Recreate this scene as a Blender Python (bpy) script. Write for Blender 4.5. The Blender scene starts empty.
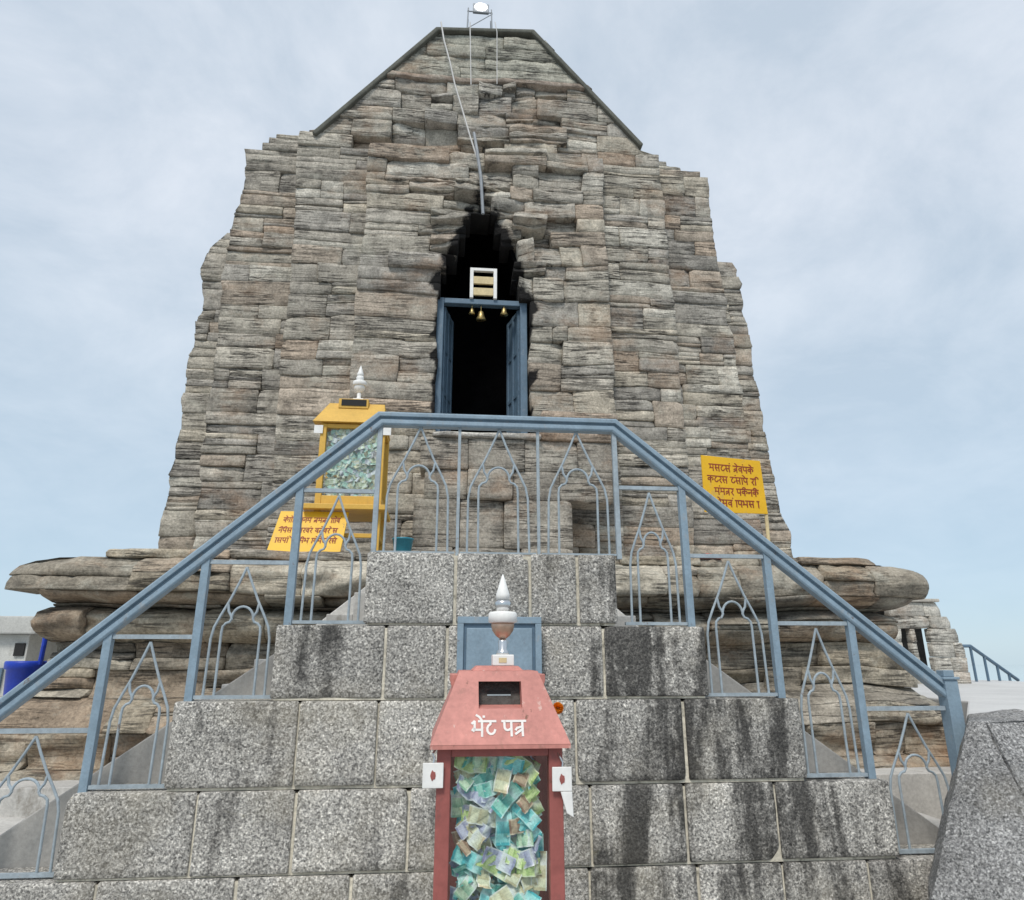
import bpy, bmesh, math, random
import numpy as np
from mathutils import Vector, Matrix, Euler
PI = math.pi
R = math.radians
scene = bpy.context.scene
col = scene.collection

# ------------------------------------------------------------------ camera
FPX, PITCH, YAW = 680.0, R(17.0), R(5.4)
cd = bpy.data.cameras.new('camera'); cam = bpy.data.objects.new('camera', cd); col.objects.link(cam)
cam.location = (0, 0, 1.6); cam.rotation_euler = (R(90) + PITCH, 0, -YAW)
cd.sensor_fit = 'HORIZONTAL'; cd.sensor_width = 36; cd.lens = 36 * FPX / 1024
cd.clip_start = 0.05; cd.clip_end = 60000
scene.camera = cam

# ------------------------------------------------------------------ sky, sun, exposure
SUN_EL, SUN_AZ = R(52), R(200)          # azimuth clockwise from +Y; the sun is behind the camera to the left
w = bpy.data.worlds.new('World'); scene.world = w; w.use_nodes = True
nt = w.node_tree; N = nt.nodes; LK = nt.links
for n in list(N): N.remove(n)
out = N.new('ShaderNodeOutputWorld'); bg = N.new('ShaderNodeBackground'); bg.inputs['Strength'].default_value = 0.10
sky = N.new('ShaderNodeTexSky'); sky.sky_type = 'NISHITA'; sky.sun_disc = False
sky.sun_elevation = SUN_EL; sky.sun_rotation = SUN_AZ; sky.air_density = 1.0; sky.dust_density = 1.5; sky.altitude = 1800
tc = N.new('ShaderNodeTexCoord'); sep = N.new('ShaderNodeSeparateXYZ'); LK.new(tc.outputs['Generated'], sep.inputs[0])
def wm(op, a, b=None):
    m = N.new('ShaderNodeMath'); m.operation = op
    for i, v in enumerate((a, b)):
        if v is None: continue
        if isinstance(v, (int, float)): m.inputs[i].default_value = v
        else: LK.new(v, m.inputs[i])
    return m.outputs[0]
zc = wm('ADD', wm('MAXIMUM', sep.outputs['Z'], 0.0), 0.32)
cmb = N.new('ShaderNodeCombineXYZ')
LK.new(wm('DIVIDE', sep.outputs['X'], zc), cmb.inputs[0]); LK.new(wm('DIVIDE', sep.outputs['Y'], zc), cmb.inputs[1])
cn = N.new('ShaderNodeTexNoise'); cn.inputs['Scale'].default_value = 3.0; cn.inputs['Detail'].default_value = 8; cn.inputs['Roughness'].default_value = 0.62; cn.inputs['Distortion'].default_value = 0.3
LK.new(cmb.outputs[0], cn.inputs['Vector'])
cr = N.new('ShaderNodeValToRGB')
cr.color_ramp.elements[0].position = 0.36; cr.color_ramp.elements[0].color = (3.75, 4.35, 5.0, 1)
cr.color_ramp.elements[1].position = 0.66; cr.color_ramp.elements[1].color = (5.2, 5.6, 6.1, 1)
LK.new(cn.outputs['Fac'], cr.inputs[0])
low = N.new('ShaderNodeMix'); low.data_type = 'RGBA'
mr = N.new('ShaderNodeMapRange'); mr.inputs['From Min'].default_value = 0.0; mr.inputs['From Max'].default_value = 0.55
LK.new(sep.outputs['Z'], mr.inputs['Value'])
LK.new(mr.outputs[0], low.inputs['Factor']); low.inputs['A'].default_value = (3.1, 4.05, 4.75, 1); LK.new(cr.outputs[0], low.inputs['B'])
mx = N.new('ShaderNodeMix'); mx.data_type = 'RGBA'; mx.inputs['Factor'].default_value = 0.86
LK.new(sky.outputs[0], mx.inputs['A']); LK.new(low.outputs['Result'], mx.inputs['B'])
LK.new(mx.outputs['Result'], bg.inputs[0]); LK.new(bg.outputs[0], out.inputs[0])
sd = bpy.data.lights.new('sun', 'SUN'); sd.energy = 1.5; sd.angle = R(14); sd.color = (1.0, 0.95, 0.88)
sun = bpy.data.objects.new('sun', sd); col.objects.link(sun)
dirv = Vector((math.sin(SUN_AZ) * math.cos(SUN_EL), math.cos(SUN_AZ) * math.cos(SUN_EL), math.sin(SUN_EL)))
sun.rotation_euler = dirv.to_track_quat('Z', 'Y').to_euler(); sun.location = dirv * 30
vs = scene.view_settings; vs.view_transform = 'Standard'; vs.look = 'None'; vs.gamma = 1; vs.use_curve_mapping = False; vs.exposure = 0.7

# ------------------------------------------------------------------ helpers
_F = np.array([math.sin(YAW) * math.cos(PITCH), math.cos(YAW) * math.cos(PITCH), math.sin(PITCH)])
_R = np.array([math.cos(YAW), -math.sin(YAW), 0.0]); _U = np.cross(_R, _F)
def un(px, py, Y):
    """world point at depth Y measured from the photograph's pixel"""
    d = _F * FPX + _R * (px - 512) + _U * (450 - py)
    t = Y / d[1]
    return np.array([0, 0, 1.6]) + d * t
def ux(px, py, Y): return float(un(px, py, Y)[0])
def uz(px, py, Y): return float(un(px, py, Y)[2])

def vnoise(p, seed=0):
    p = np.asarray(p, float); i = np.floor(p).astype(np.int64); f = p - i; f = f * f * (3 - 2 * f)
    def h(ix, iy, iz):
        n = (ix * 374761393 + iy * 668265263 + iz * 2147483647 + seed * 974634777) & 0xffffffff
        n = ((n ^ (n >> 13)) * 1274126177) & 0xffffffff
        n = ((n ^ (n >> 16)) * 2246822519) & 0xffffffff
        return ((n ^ (n >> 15)) & 0xffffff) / float(0xffffff) * 2 - 1
    x, y, z = i[:, 0], i[:, 1], i[:, 2]; fx, fy, fz = f[:, 0], f[:, 1], f[:, 2]
    r = 0
    for dx in (0, 1):
        for dy in (0, 1):
            for dz in (0, 1):
                wt = (fx if dx else 1 - fx) * (fy if dy else 1 - fy) * (fz if dz else 1 - fz)
                r = r + wt * h(x + dx, y + dy, z + dz)
    return r

def tag(o, label, cat, group=None, kind=None):
    if label: o['label'] = label
    if cat: o['category'] = cat
    if group: o['group'] = group
    if kind: o['kind'] = kind
    return o
def thing(name, loc, label, cat, group=None, rot=(0, 0, 0)):
    o = bpy.data.objects.new(name, None); col.objects.link(o); o.empty_display_size = 0.1
    o.location = loc; o.rotation_euler = rot
    return tag(o, label, cat, group)
def rootloc(o):
    while o.parent: o = o.parent
    return np.array(o.location)

class MB:
    def __init__(s): s.v = []; s.f = []; s.uv = None
    def add(s, vs_, fs_):
        b = len(s.v); s.v += [tuple(map(float, p)) for p in vs_]; s.f += [tuple(i + b for i in f) for f in fs_]; return s
    def box(s, x0, x1, y0, y1, z0, z1, M=None):
        vs_ = [(x0, y0, z0), (x1, y0, z0), (x1, y1, z0), (x0, y1, z0), (x0, y0, z1), (x1, y0, z1), (x1, y1, z1), (x0, y1, z1)]
        if M is not None: vs_ = [tuple(M @ Vector(p)) for p in vs_]
        return s.add(vs_, [(0, 3, 2, 1), (4, 5, 6, 7), (0, 1, 5, 4), (1, 2, 6, 5), (2, 3, 7, 6), (3, 0, 4, 7)])
    def hexa(s, b, t):                        # bottom and top quads, each counter-clockwise from above
        return s.add(list(b) + list(t), [(0, 3, 2, 1), (4, 5, 6, 7), (0, 1, 5, 4), (1, 2, 6, 5), (2, 3, 7, 6), (3, 0, 4, 7)])
    def tube(s, pts, r, n=8, cap=True):
        pts = [Vector(p) for p in pts]; rs = r if isinstance(r, (list, tuple)) else [r] * len(pts)
        b = len(s.v); up = None
        for i, p in enumerate(pts):
            d = (pts[min(i + 1, len(pts) - 1)] - pts[max(i - 1, 0)]).normalized()
            if up is None:
                up = Vector((0, 1, 0)) if abs(d.y) < 0.9 else Vector((1, 0, 0))
            a = (up - d * up.dot(d)).normalized(); c = d.cross(a); up = a
            for k in range(n):
                t = 2 * PI * (k + 0.5) / n
                s.v.append(tuple(p + (a * math.cos(t) + c * math.sin(t)) * rs[i]))
        for i in range(len(pts) - 1):
            for k in range(n):
                q = (k + 1) % n
                s.f.append((b + i * n + k, b + i * n + q, b + (i + 1) * n + q, b + (i + 1) * n + k))
        if cap:
            s.f.append(tuple(b + k for k in range(n))[::-1]); e = b + (len(pts) - 1) * n
            s.f.append(tuple(e + k for k in range(n)))
        return s
    def lathe(s, prof, cx, cy, n=24):
        b = len(s.v)
        for (r, z) in prof:
            for k in range(n):
                t = 2 * PI * k / n; s.v.append((cx + r * math.cos(t), cy + r * math.sin(t), z))
        for i in range(len(prof) - 1):
            for k in range(n):
                q = (k + 1) % n
                s.f.append((b + i * n + k, b + i * n + q, b + (i + 1) * n + q, b + (i + 1) * n + k))
        s.f.append(tuple(b + k for k in range(n))[::-1]); e = b + (len(prof) - 1) * n
        s.f.append(tuple(e + k for k in range(n)))
        return s
    def prism(s, poly, y0, y1):               # poly in (x, z), extruded along y
        n = len(poly)
        return s.add([(x, y0, z) for x, z in poly] + [(x, y1, z) for x, z in poly],
                     [tuple(range(n)), tuple(range(2 * n - 1, n - 1, -1))] + [(i, n + i, n + (i + 1) % n, (i + 1) % n) for i in range(n)])
    def sweep(s, path, prof, y0):             # path in (x, z), profile (across, y)
        P = [Vector((p[0], p[1])) for p in path]; m = len(prof); b = len(s.v)
        for i, p in enumerate(P):
            d0 = (P[i] - P[i - 1]).normalized() if i else None
            d1 = (P[i + 1] - P[i]).normalized() if i < len(P) - 1 else None
            d0 = d0 or d1; d1 = d1 or d0
            n0 = Vector((-d0.y, d0.x)); n1 = Vector((-d1.y, d1.x)); nn = (n0 + n1).normalized(); k = 1 / max(0.3, nn.dot(n0))
            for (a, y) in prof: s.v.append((p.x + nn.x * a * k, y0 + y, p.y + nn.y * a * k))
        for i in range(len(P) - 1):
            for k in range(m):
                q = (k + 1) % m; s.f.append((b + i * m + k, b + i * m + q, b + (i + 1) * m + q, b + (i + 1) * m + k))
        s.f.append(tuple(b + k for k in range(m))); e = b + (len(P) - 1) * m
        s.f.append(tuple(e + k for k in range(m))[::-1])
        return s
    def build(s, name, mat, parent=None, bevel=0, smooth=False, local=False):
        v = np.array(s.v, float)
        if parent is None:
            off = np.array([(v[:, 0].min() + v[:, 0].max()) / 2, (v[:, 1].min() + v[:, 1].max()) / 2, v[:, 2].min()])
        else:
            off = np.zeros(3) if local else rootloc(parent)
        me = bpy.data.meshes.new(name); me.from_pydata([tuple(p) for p in (v - off)], [], s.f)
        bm = bmesh.new(); bm.from_mesh(me); bmesh.ops.recalc_face_normals(bm, faces=bm.faces); bm.to_mesh(me); bm.free()
        me.materials.append(mat)
        if smooth: me.shade_smooth()
        o = bpy.data.objects.new(name, me); col.objects.link(o)
        if parent is None: o.location = off
        else: o.parent = parent
        if bevel:
            m = o.modifiers.new('bevel', 'BEVEL'); m.width = bevel; m.segments = 2; m.limit_method = 'ANGLE'; m.angle_limit = R(35)
        return o

# ------------------------------------------------------------------ materials
class G:
    def __init__(s, name):
        s.m = bpy.data.materials.new(name); s.m.use_nodes = True; s.t = s.m.node_tree; s.n = s.t.nodes; s.l = s.t.links
        s.b = s.n['Principled BSDF']; s.tc = s.n.new('ShaderNodeTexCoord'); s.geo = s.n.new('ShaderNodeNewGeometry'); s.pos = s.geo.outputs['Position']
    def _in(s, sock, v):
        if v is None: return
        if isinstance(v, bpy.types.NodeSocket): s.l.new(v, sock)
        elif isinstance(v, (tuple, list)) and len(v) == 3 and sock.type == 'RGBA': sock.default_value = (*v, 1)
        else: sock.default_value = v
    def mapping(s, scale, loc=(0, 0, 0), vec=None):
        m = s.n.new('ShaderNodeMapping'); m.inputs['Scale'].default_value = scale; m.inputs['Location'].default_value = loc
        s.l.new(vec or s.pos, m.inputs['Vector']); return m.outputs[0]
    def noise(s, scale, detail=4, rough=0.55, vec=None, dist=0.0):
        n = s.n.new('ShaderNodeTexNoise'); n.inputs['Scale'].default_value = scale; n.inputs['Detail'].default_value = detail
        n.inputs['Roughness'].default_value = rough; n.inputs['Distortion'].default_value = dist
        s.l.new(vec or s.pos, n.inputs['Vector']); return n.outputs['Fac']
    def voro(s, scale, vec=None, feature='F1', out_='Distance'):
        n = s.n.new('ShaderNodeTexVoronoi'); n.inputs['Scale'].default_value = scale; n.feature = feature
        s.l.new(vec or s.pos, n.inputs['Vector']); return n.outputs[out_]
    def ramp(s, v, stops, interp='LINEAR'):
        r = s.n.new('ShaderNodeValToRGB'); e = r.color_ramp.elements; r.color_ramp.interpolation = interp
        while len(e) < len(stops): e.new(0.5)
        for k, (p, c) in enumerate(stops):
            e[k].position = p; e[k].color = (*c, 1) if isinstance(c, tuple) else (c, c, c, 1)
        s.l.new(v, r.inputs[0]); return r.outputs[0]
    def mix(s, f, a, b, mode='MIX'):
        m = s.n.new('ShaderNodeMix'); m.data_type = 'RGBA'; m.blend_type = mode
        s._in(m.inputs['Factor'], f); s._in(m.inputs['A'], a); s._in(m.inputs['B'], b); return m.outputs['Result']
    def math(s, op, a, b=None, c=None):
        m = s.n.new('ShaderNodeMath'); m.operation = op
        for i, v in enumerate((a, b, c)): s._in(m.inputs[i], v)
        return m.outputs[0]
    def rng(s, v, a, b, c=0.0, d=1.0):
        m = s.n.new('ShaderNodeMapRange'); s.l.new(v, m.inputs['Value'])
        for k, x in zip(('From Min', 'From Max', 'To Min', 'To Max'), (a, b, c, d)): m.inputs[k].default_value = x
        return m.outputs[0]
    def attr(s, name, out_='Color'):
        a = s.n.new('ShaderNodeAttribute'); a.attribute_name = name; return a.outputs[out_]
    def xyz(s):
        n = s.n.new('ShaderNodeSeparateXYZ'); s.l.new(s.pos, n.inputs[0]); return n.outputs
    def bump(s, h, strength, dist, prev=None):
        b = s.n.new('ShaderNodeBump'); b.inputs['Strength'].default_value = strength; b.inputs['Distance'].default_value = dist
        s.l.new(h, b.inputs['Height'])
        if prev: s.l.new(prev, b.inputs['Normal'])
        return b.outputs[0]
    def done(s, color=None, rough=None, metal=None, normal=None, spec=None):
        s._in(s.b.inputs['Base Color'], color); s._in(s.b.inputs['Roughness'], rough); s._in(s.b.inputs['Metallic'], metal)
        if normal: s.l.new(normal, s.b.inputs['Normal'])
        if spec is not None: s.b.inputs['Specular IOR Level'].default_value = spec
        return s.m

def mat_stone(name, lam_k=1.0, rust_k=0.5):
    g = G(name)
    t = g.attr('tint')
    vm_ = g.n.new('ShaderNodeVectorMath'); vm_.operation = 'MULTIPLY_ADD'; g.l.new(t, vm_.inputs[0]); vm_.inputs[1].default_value = (61, 47, 83); g.l.new(g.pos, vm_.inputs[2])
    own = vm_.outputs[0]                                                     # every stone has its own grain
    ts = g.n.new('ShaderNodeSeparateColor'); g.l.new(t, ts.inputs[0])
    rnd = g.math('FRACT', g.math('MULTIPLY', ts.outputs[0], 173.0))
    lk = g.math('MULTIPLY', g.rng(rnd, 0.0, 1.0, 0.35, 1.0), lam_k)
    lam = g.noise(1.0, 6, 0.6, g.mapping((1.5, 1.5, 22), vec=own), 0.4)      # bedding laminae
    med = g.noise(4.5, 7, 0.66); fine = g.noise(34, 6, 0.74)
    c = g.mix(g.math('MULTIPLY', lk, 0.8), t, g.ramp(lam, [(0.30, 0.50), (0.47, 0.97), (0.62, 1.10), (0.78, 1.30)]), 'MULTIPLY')
    c = g.mix(0.9, c, g.ramp(med, [(0.28, 0.50), (0.5, 1.0), (0.72, 1.45)]), 'MULTIPLY')
    c = g.mix(0.85, c, g.ramp(fine, [(0.30, 0.45), (0.5, 1.0), (0.70, 1.5)]), 'MULTIPLY')
    ck = g.math('ABSOLUTE', g.math('SUBTRACT', g.noise(1.0, 5, 0.6, g.mapping((0.7, 0.7, 13), vec=own), 0.45), 0.5))
    ckm = g.math('MULTIPLY', g.ramp(ck, [(0.0, 1.0), (0.012, 0.9), (0.026, 0.0)]), g.ramp(g.noise(1.7, 4, 0.6), [(0.42, 0.0), (0.54, 1.0)]))
    ckm = g.math('MULTIPLY', ckm, g.math('MINIMUM', g.math('ADD', lk, 0.25), 1.0))
    c = g.mix(g.math('MULTIPLY', ckm, 0.9), c, (0.04, 0.037, 0.034))
    lich = g.ramp(g.noise(2.3, 7, 0.68, g.mapping((1, 1, 1), (3, 1, 7))), [(0.54, 0.0), (0.66, 0.6)])
    c = g.mix(lich, c, g.mix(0.7, (0.46, 0.44, 0.37), g.ramp(fine, [(0.30, 0.5), (0.70, 1.4)]), 'MULTIPLY'))
    rust = g.ramp(g.noise(0.8, 6, 0.7, g.mapping((1, 1, 1.6), (11, 5, 2))), [(0.53, 0.0), (0.70, rust_k)])
    c = g.mix(rust, c, g.mix(0.7, (0.36, 0.22, 0.13), g.ramp(fine, [(0.30, 0.5), (0.70, 1.4)]), 'MULTIPLY'))
    blk = g.ramp(g.noise(1.5, 8, 0.72, g.mapping((1.6, 1, 0.7), (1, 9, 4))), [(0.57, 0.0), (0.70, 0.55)])
    c = g.mix(blk, c, (0.085, 0.08, 0.075))
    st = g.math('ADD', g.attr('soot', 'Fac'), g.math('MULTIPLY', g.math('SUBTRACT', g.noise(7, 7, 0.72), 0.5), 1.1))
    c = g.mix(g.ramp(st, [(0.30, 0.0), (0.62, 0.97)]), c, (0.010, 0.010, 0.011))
    inv = g.math('SUBTRACT', 1.0, ckm)
    lb = g.math('MULTIPLY', lam, lk)
    nrm = g.bump(lb, 0.7, 0.03); nrm = g.bump(inv, 0.8, 0.02, nrm); nrm = g.bump(med, 0.6, 0.03, nrm); nrm = g.bump(fine, 0.7, 0.014, nrm)
    return g.done(c, 0.95, 0, nrm, 0.2)

def mat_granite(name, stains=True, base=1.0, streaks=None):
    g = G(name)
    gr = g.noise(70, 4, 0.8); sp = g.voro(92, None, 'F1', 'Color'); gsep = g.n.new('ShaderNodeSeparateColor'); g.l.new(sp, gsep.inputs[0])
    big = g.noise(3.0, 5, 0.6); pit = g.voro(34)
    c = g.ramp(gr, [(0.28, (0.035 * base, 0.036 * base, 0.04 * base)), (0.41, (0.20 * base, 0.20 * base, 0.20 * base)), (0.53, (0.40 * base, 0.395 * base, 0.385 * base)), (0.70, (0.74 * base, 0.73 * base, 0.70 * base))])
    c = g.mix(0.7, c, g.ramp(gsep.outputs[0], [(0.0, 0.22), (0.30, 0.80), (0.72, 1.12), (1.0, 1.8)]), 'MULTIPLY')
    c = g.mix(0.7, c, g.ramp(big, [(0.3, 0.62), (0.7, 1.32)]), 'MULTIPLY')
    warm = g.ramp(g.noise(1.6, 5, 0.6, g.mapping((1, 1, 1), (7, 3, 1))), [(0.5, 0.0), (0.7, 0.35)])
    c = g.mix(warm, c, (0.33, 0.295, 0.22))
    c = g.mix(0.8, c, g.attr('tint'), 'MULTIPLY')
    if stains:
        x = g.xyz()[0]
        vm_ = g.n.new('ShaderNodeVectorMath'); vm_.operation = 'MULTIPLY_ADD'; g.l.new(g.attr('tint'), vm_.inputs[0]); vm_.inputs[1].default_value = (2.2, 0, 0); g.l.new(g.pos, vm_.inputs[2]); ownv = vm_.outputs[0]
        st = g.noise(1.0, 5, 0.62, g.mapping((3.0, 3.0, 0.45), (2.3, 0, 4.4), ownv), 0.3)
        bias = g.rng(x, 0.3, 1.3, -0.085, 0.045)
        edge = g.math('MULTIPLY', g.math('SUBTRACT', g.noise(16, 5, 0.7), 0.5), 0.20)
        sm = g.ramp(g.math('ADD', g.math('ADD', st, bias), edge), [(0.50, 0.0), (0.60, 0.85)])
        c = g.mix(g.math('MULTIPLY', sm, 0.97), c, g.mix(0.5, (0.034, 0.033, 0.033), c, 'MULTIPLY'))
    moss = g.ramp(g.noise(2.1, 7, 0.7, g.mapping((1, 1, 2), (0, 4, 9))), [(0.66, 0.0), (0.74, 0.5)])
    c = g.mix(moss, c, (0.13, 0.12, 0.05))
    nrm = g.bump(g.noise(24, 6, 0.7), 0.8, 0.02); nrm = g.bump(gr, 0.5, 0.006, nrm)
    return g.done(c, 0.9, 0, nrm, 0.3)

def mat_plain(name, color, var=0.2, scale=6, rough=0.7, bump=0.3, bd=0.005, metal=0, fine=40, dirt=None, spec=0.4, rust=None, scuff=None):
    g = G(name)
    a = g.noise(scale, 6, 0.62); b = g.noise(fine, 4, 0.65)
    c = g.mix(1.0, color, g.ramp(a, [(0.28, 1 - var), (0.72, 1 + var)]), 'MULTIPLY')
    c = g.mix(0.7, c, g.ramp(b, [(0.28, 1 - var), (0.72, 1 + var)]), 'MULTIPLY')
    if dirt:
        d = g.ramp(g.noise(scale * 2.1, 8, 0.72, g.mapping((1, 1, 0.6), (5, 2, 8))), [(0.57, 0.0), (0.68, 0.75)])
        c = g.mix(d, c, dirt)
    if scuff:
        d = g.ramp(g.noise(26, 7, 0.75, g.mapping((1, 1, 0.35), (2, 6, 1))), [(0.62, 0.0), (0.66, 0.8)])
        c = g.mix(d, c, scuff)
    if rust:
        d = g.ramp(g.noise(13, 8, 0.75, g.mapping((1, 1, 0.7), (9, 4, 3))), [(0.63, 0.0), (0.68, 0.85)])
        c = g.mix(d, c, rust)
    nrm = g.bump(b, bump, bd)
    return g.done(c, rough, metal, nrm, spec)

M = {}
M['temple'] = mat_stone('weathered_temple_stone')
M['plinth'] = mat_stone('rust_stained_plinth_stone', 0.7, 0.65)
M['granite'] = mat_granite('speckled_granite', True, 1.22)
M['granite_block'] = mat_granite('speckled_parapet_granite', False)
M['mortar'] = mat_plain('cream_mortar', (0.62, 0.575, 0.47), 0.3, 7, 0.95, 0.8, 0.01, dirt=(0.10, 0.095, 0.07))
M['core'] = mat_plain('dark_rubble_core', (0.075, 0.070, 0.064), 0.35, 5, 0.95, 0.9, 0.02)
M['soot'] = mat_plain('soot_black_stone', (0.004, 0.004, 0.0045), 0.3, 5, 1.0, 0.6, 0.01, spec=0.0)  # sooty stone taken to near-black, the unlit interior's shade painted in
M['tread'] = mat_plain('pale_stair_stone', (0.50, 0.485, 0.455), 0.2, 2.5, 0.85, 0.4, 0.004, dirt=(0.22, 0.20, 0.17))
M['terrace'] = mat_plain('pale_terrace_concrete', (0.55, 0.545, 0.53), 0.1, 1.5, 0.8, 0.3, 0.004)
M['ground'] = mat_plain('courtyard_stone', (0.34, 0.33, 0.31), 0.2, 1.2, 0.9, 0.4, 0.005)
M['blue'] = mat_plain('blue_grey_paint', (0.225, 0.305, 0.37), 0.16, 7, 0.42, 0.25, 0.002, dirt=(0.30, 0.32, 0.33), fine=60, rust=(0.14, 0.09, 0.06))
M['blue_dark'] = mat_plain('blue_door_paint', (0.105, 0.165, 0.225), 0.15, 7, 0.45, 0.25, 0.002, dirt=(0.2, 0.24, 0.28))
M['bar'] = mat_plain('pale_blue_bar_paint', (0.32, 0.375, 0.41), 0.2, 9, 0.45, 0.25, 0.002, dirt=(0.40, 0.41, 0.41), rust=(0.17, 0.11, 0.075))
M['pink'] = mat_plain('faded_red_paint', (0.52, 0.215, 0.180), 0.16, 5, 0.55, 0.3, 0.002, dirt=(0.30, 0.15, 0.115), rust=(0.16, 0.075, 0.045), scuff=(0.62, 0.42, 0.36))
M['red_frame'] = mat_plain('dull_red_paint', (0.31, 0.095, 0.082), 0.16, 6, 0.55, 0.3, 0.002, dirt=(0.20, 0.08, 0.07), rust=(0.12, 0.06, 0.04))
M['yellow'] = mat_plain('yellow_paint', (0.64, 0.385, 0.07), 0.1, 6, 0.5, 0.2, 0.002, dirt=(0.5, 0.30, 0.07))
M['sign'] = mat_plain('yellow_sign_paint', (0.82, 0.47, 0.02), 0.06, 3, 0.5, 0.1, 0.001, dirt=(0.62, 0.40, 0.10), rust=(0.35, 0.2, 0.06))
M['maroon'] = mat_plain('maroon_lettering', (0.28, 0.05, 0.02), 0.15, 10, 0.6, 0.1, 0.001)
M['white'] = mat_plain('white_paint', (0.80, 0.79, 0.76), 0.08, 8, 0.5, 0.1, 0.001)
M['letter'] = mat_plain('worn_white_lettering', (0.74, 0.70, 0.66), 0.12, 8, 0.6, 0.1, 0.001, scuff=(0.55, 0.30, 0.26))
M['white_wall'] = mat_plain('whitewashed_wall', (0.50, 0.50, 0.47), 0.2, 2, 0.85, 0.3, 0.004, dirt=(0.30, 0.29, 0.26))
M['dark'] = mat_plain('dark_opening', (0.02, 0.02, 0.02), 0.1, 5, 0.8, 0.1, 0.001)
M['steel'] = mat_plain('dull_steel', (0.62, 0.62, 0.62), 0.1, 12, 0.28, 0.1, 0.001, metal=1.0)
M['copper'] = mat_plain('copper_pot', (0.52, 0.36, 0.27), 0.2, 12, 0.42, 0.1, 0.001, metal=0.9)
M['brass'] = mat_plain('brass', (0.55, 0.42, 0.18), 0.15, 12, 0.35, 0.1, 0.001, metal=0.9)
M['grey_pipe'] = mat_plain('grey_conduit', (0.27, 0.29, 0.31), 0.15, 8, 0.5, 0.2, 0.001)
M['cable'] = mat_plain('white_cable', (0.52, 0.51, 0.49), 0.1, 8, 0.5, 0.1, 0.001)
M['royal'] = mat_plain('royal_blue_plastic', (0.015, 0.05, 0.42), 0.12, 5, 0.4, 0.1, 0.001)
M['teal'] = mat_plain('teal_plastic', (0.03, 0.20, 0.27), 0.1, 5, 0.4, 0.1, 0.001)
M['redcloth'] = mat_plain('faded_red_cloth', (0.50, 0.16, 0.12), 0.2, 9, 0.9, 0.5, 0.004)
M['cream'] = mat_plain('cream_wood', (0.62, 0.50, 0.28), 0.15, 9, 0.6, 0.2, 0.002)
M['orange'] = mat_plain('marigold_petals', (0.85, 0.30, 0.01), 0.2, 30, 0.8, 0.3, 0.003)
M['coping'] = mat_plain('dark_coping_concrete', (0.12, 0.12, 0.10), 0.3, 4, 0.95, 0.5, 0.01, dirt=(0.06, 0.07, 0.055))
M['ruin'] = mat_plain('pale_old_blockwork', (0.44, 0.41, 0.36), 0.25, 3, 0.9, 0.5, 0.01, dirt=(0.25, 0.23, 0.19))
def mat_water():
    g = G('lake_water'); return g.done((0.30, 0.36, 0.40), 0.06, 0, None, 0.6)
M['water'] = mat_water()
def mat_glass():
    g = G('clear_glass'); t = g.t
    tr = g.n.new('ShaderNodeBsdfTransparent'); tr.inputs[0].default_value = (0.93, 0.96, 0.95, 1)
    gl = g.n.new('ShaderNodeBsdfGlossy'); gl.inputs['Roughness'].default_value = 0.03
    lw = g.n.new('ShaderNodeLayerWeight'); lw.inputs['Blend'].default_value = 0.5
    fo = g.math('ADD', g.math('MULTIPLY', g.math('POWER', lw.outputs['Facing'], 4.0), 0.8), 0.025)
    ms = g.n.new('ShaderNodeMixShader'); g.l.new(fo, ms.inputs[0]); g.l.new(tr.outputs[0], ms.inputs[1]); g.l.new(gl.outputs[0], ms.inputs[2])
    g.l.new(ms.outputs[0], g.n['Material Output'].inputs['Surface']); return g.m
M['glass'] = mat_glass()
def mat_lamp():
    g = G('lit_lamp'); g.b.inputs['Emission Color'].default_value = (1, 0.97, 0.95, 1); g.b.inputs['Emission Strength'].default_value = 3.0
    return g.done((0.9, 0.9, 0.9), 0.3)
M['lamp'] = mat_lamp()
def mat_note(name, c1, c2):
    g = G(name)
    uvs = g.tc.outputs['UV']; s3 = g.n.new('ShaderNodeSeparateXYZ'); g.l.new(uvs, s3.inputs[0])
    u, v = s3.outputs[0], s3.outputs[1]
    nz = g.noise(9, 5, 0.7, uvs)
    band = g.ramp(u, [(0.0, c2), (0.07, c2), (0.09, c1), (0.30, c1), (0.34, c2), (0.62, c1), (0.66, tuple(min(0.85, x * 1.5 + 0.12) for x in c1)), (0.93, c1), (0.95, c2)], 'LINEAR')
    c = g.mix(0.8, band, g.ramp(nz, [(0.3, 0.65), (0.7, 1.3)]), 'MULTIPLY')
    brd = g.math('MAXIMUM', g.math('ABSOLUTE', g.math('SUBTRACT', v, 0.5)), 0)
    c = g.mix(g.ramp(brd, [(0.41, 0.0), (0.44, 0.7)]), c, tuple(min(0.85, x * 1.2 + 0.2) for x in c1))
    return g.done(c, 0.75, 0, g.bump(g.noise(14, 4, 0.6, uvs), 0.5, 0.004))

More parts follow.
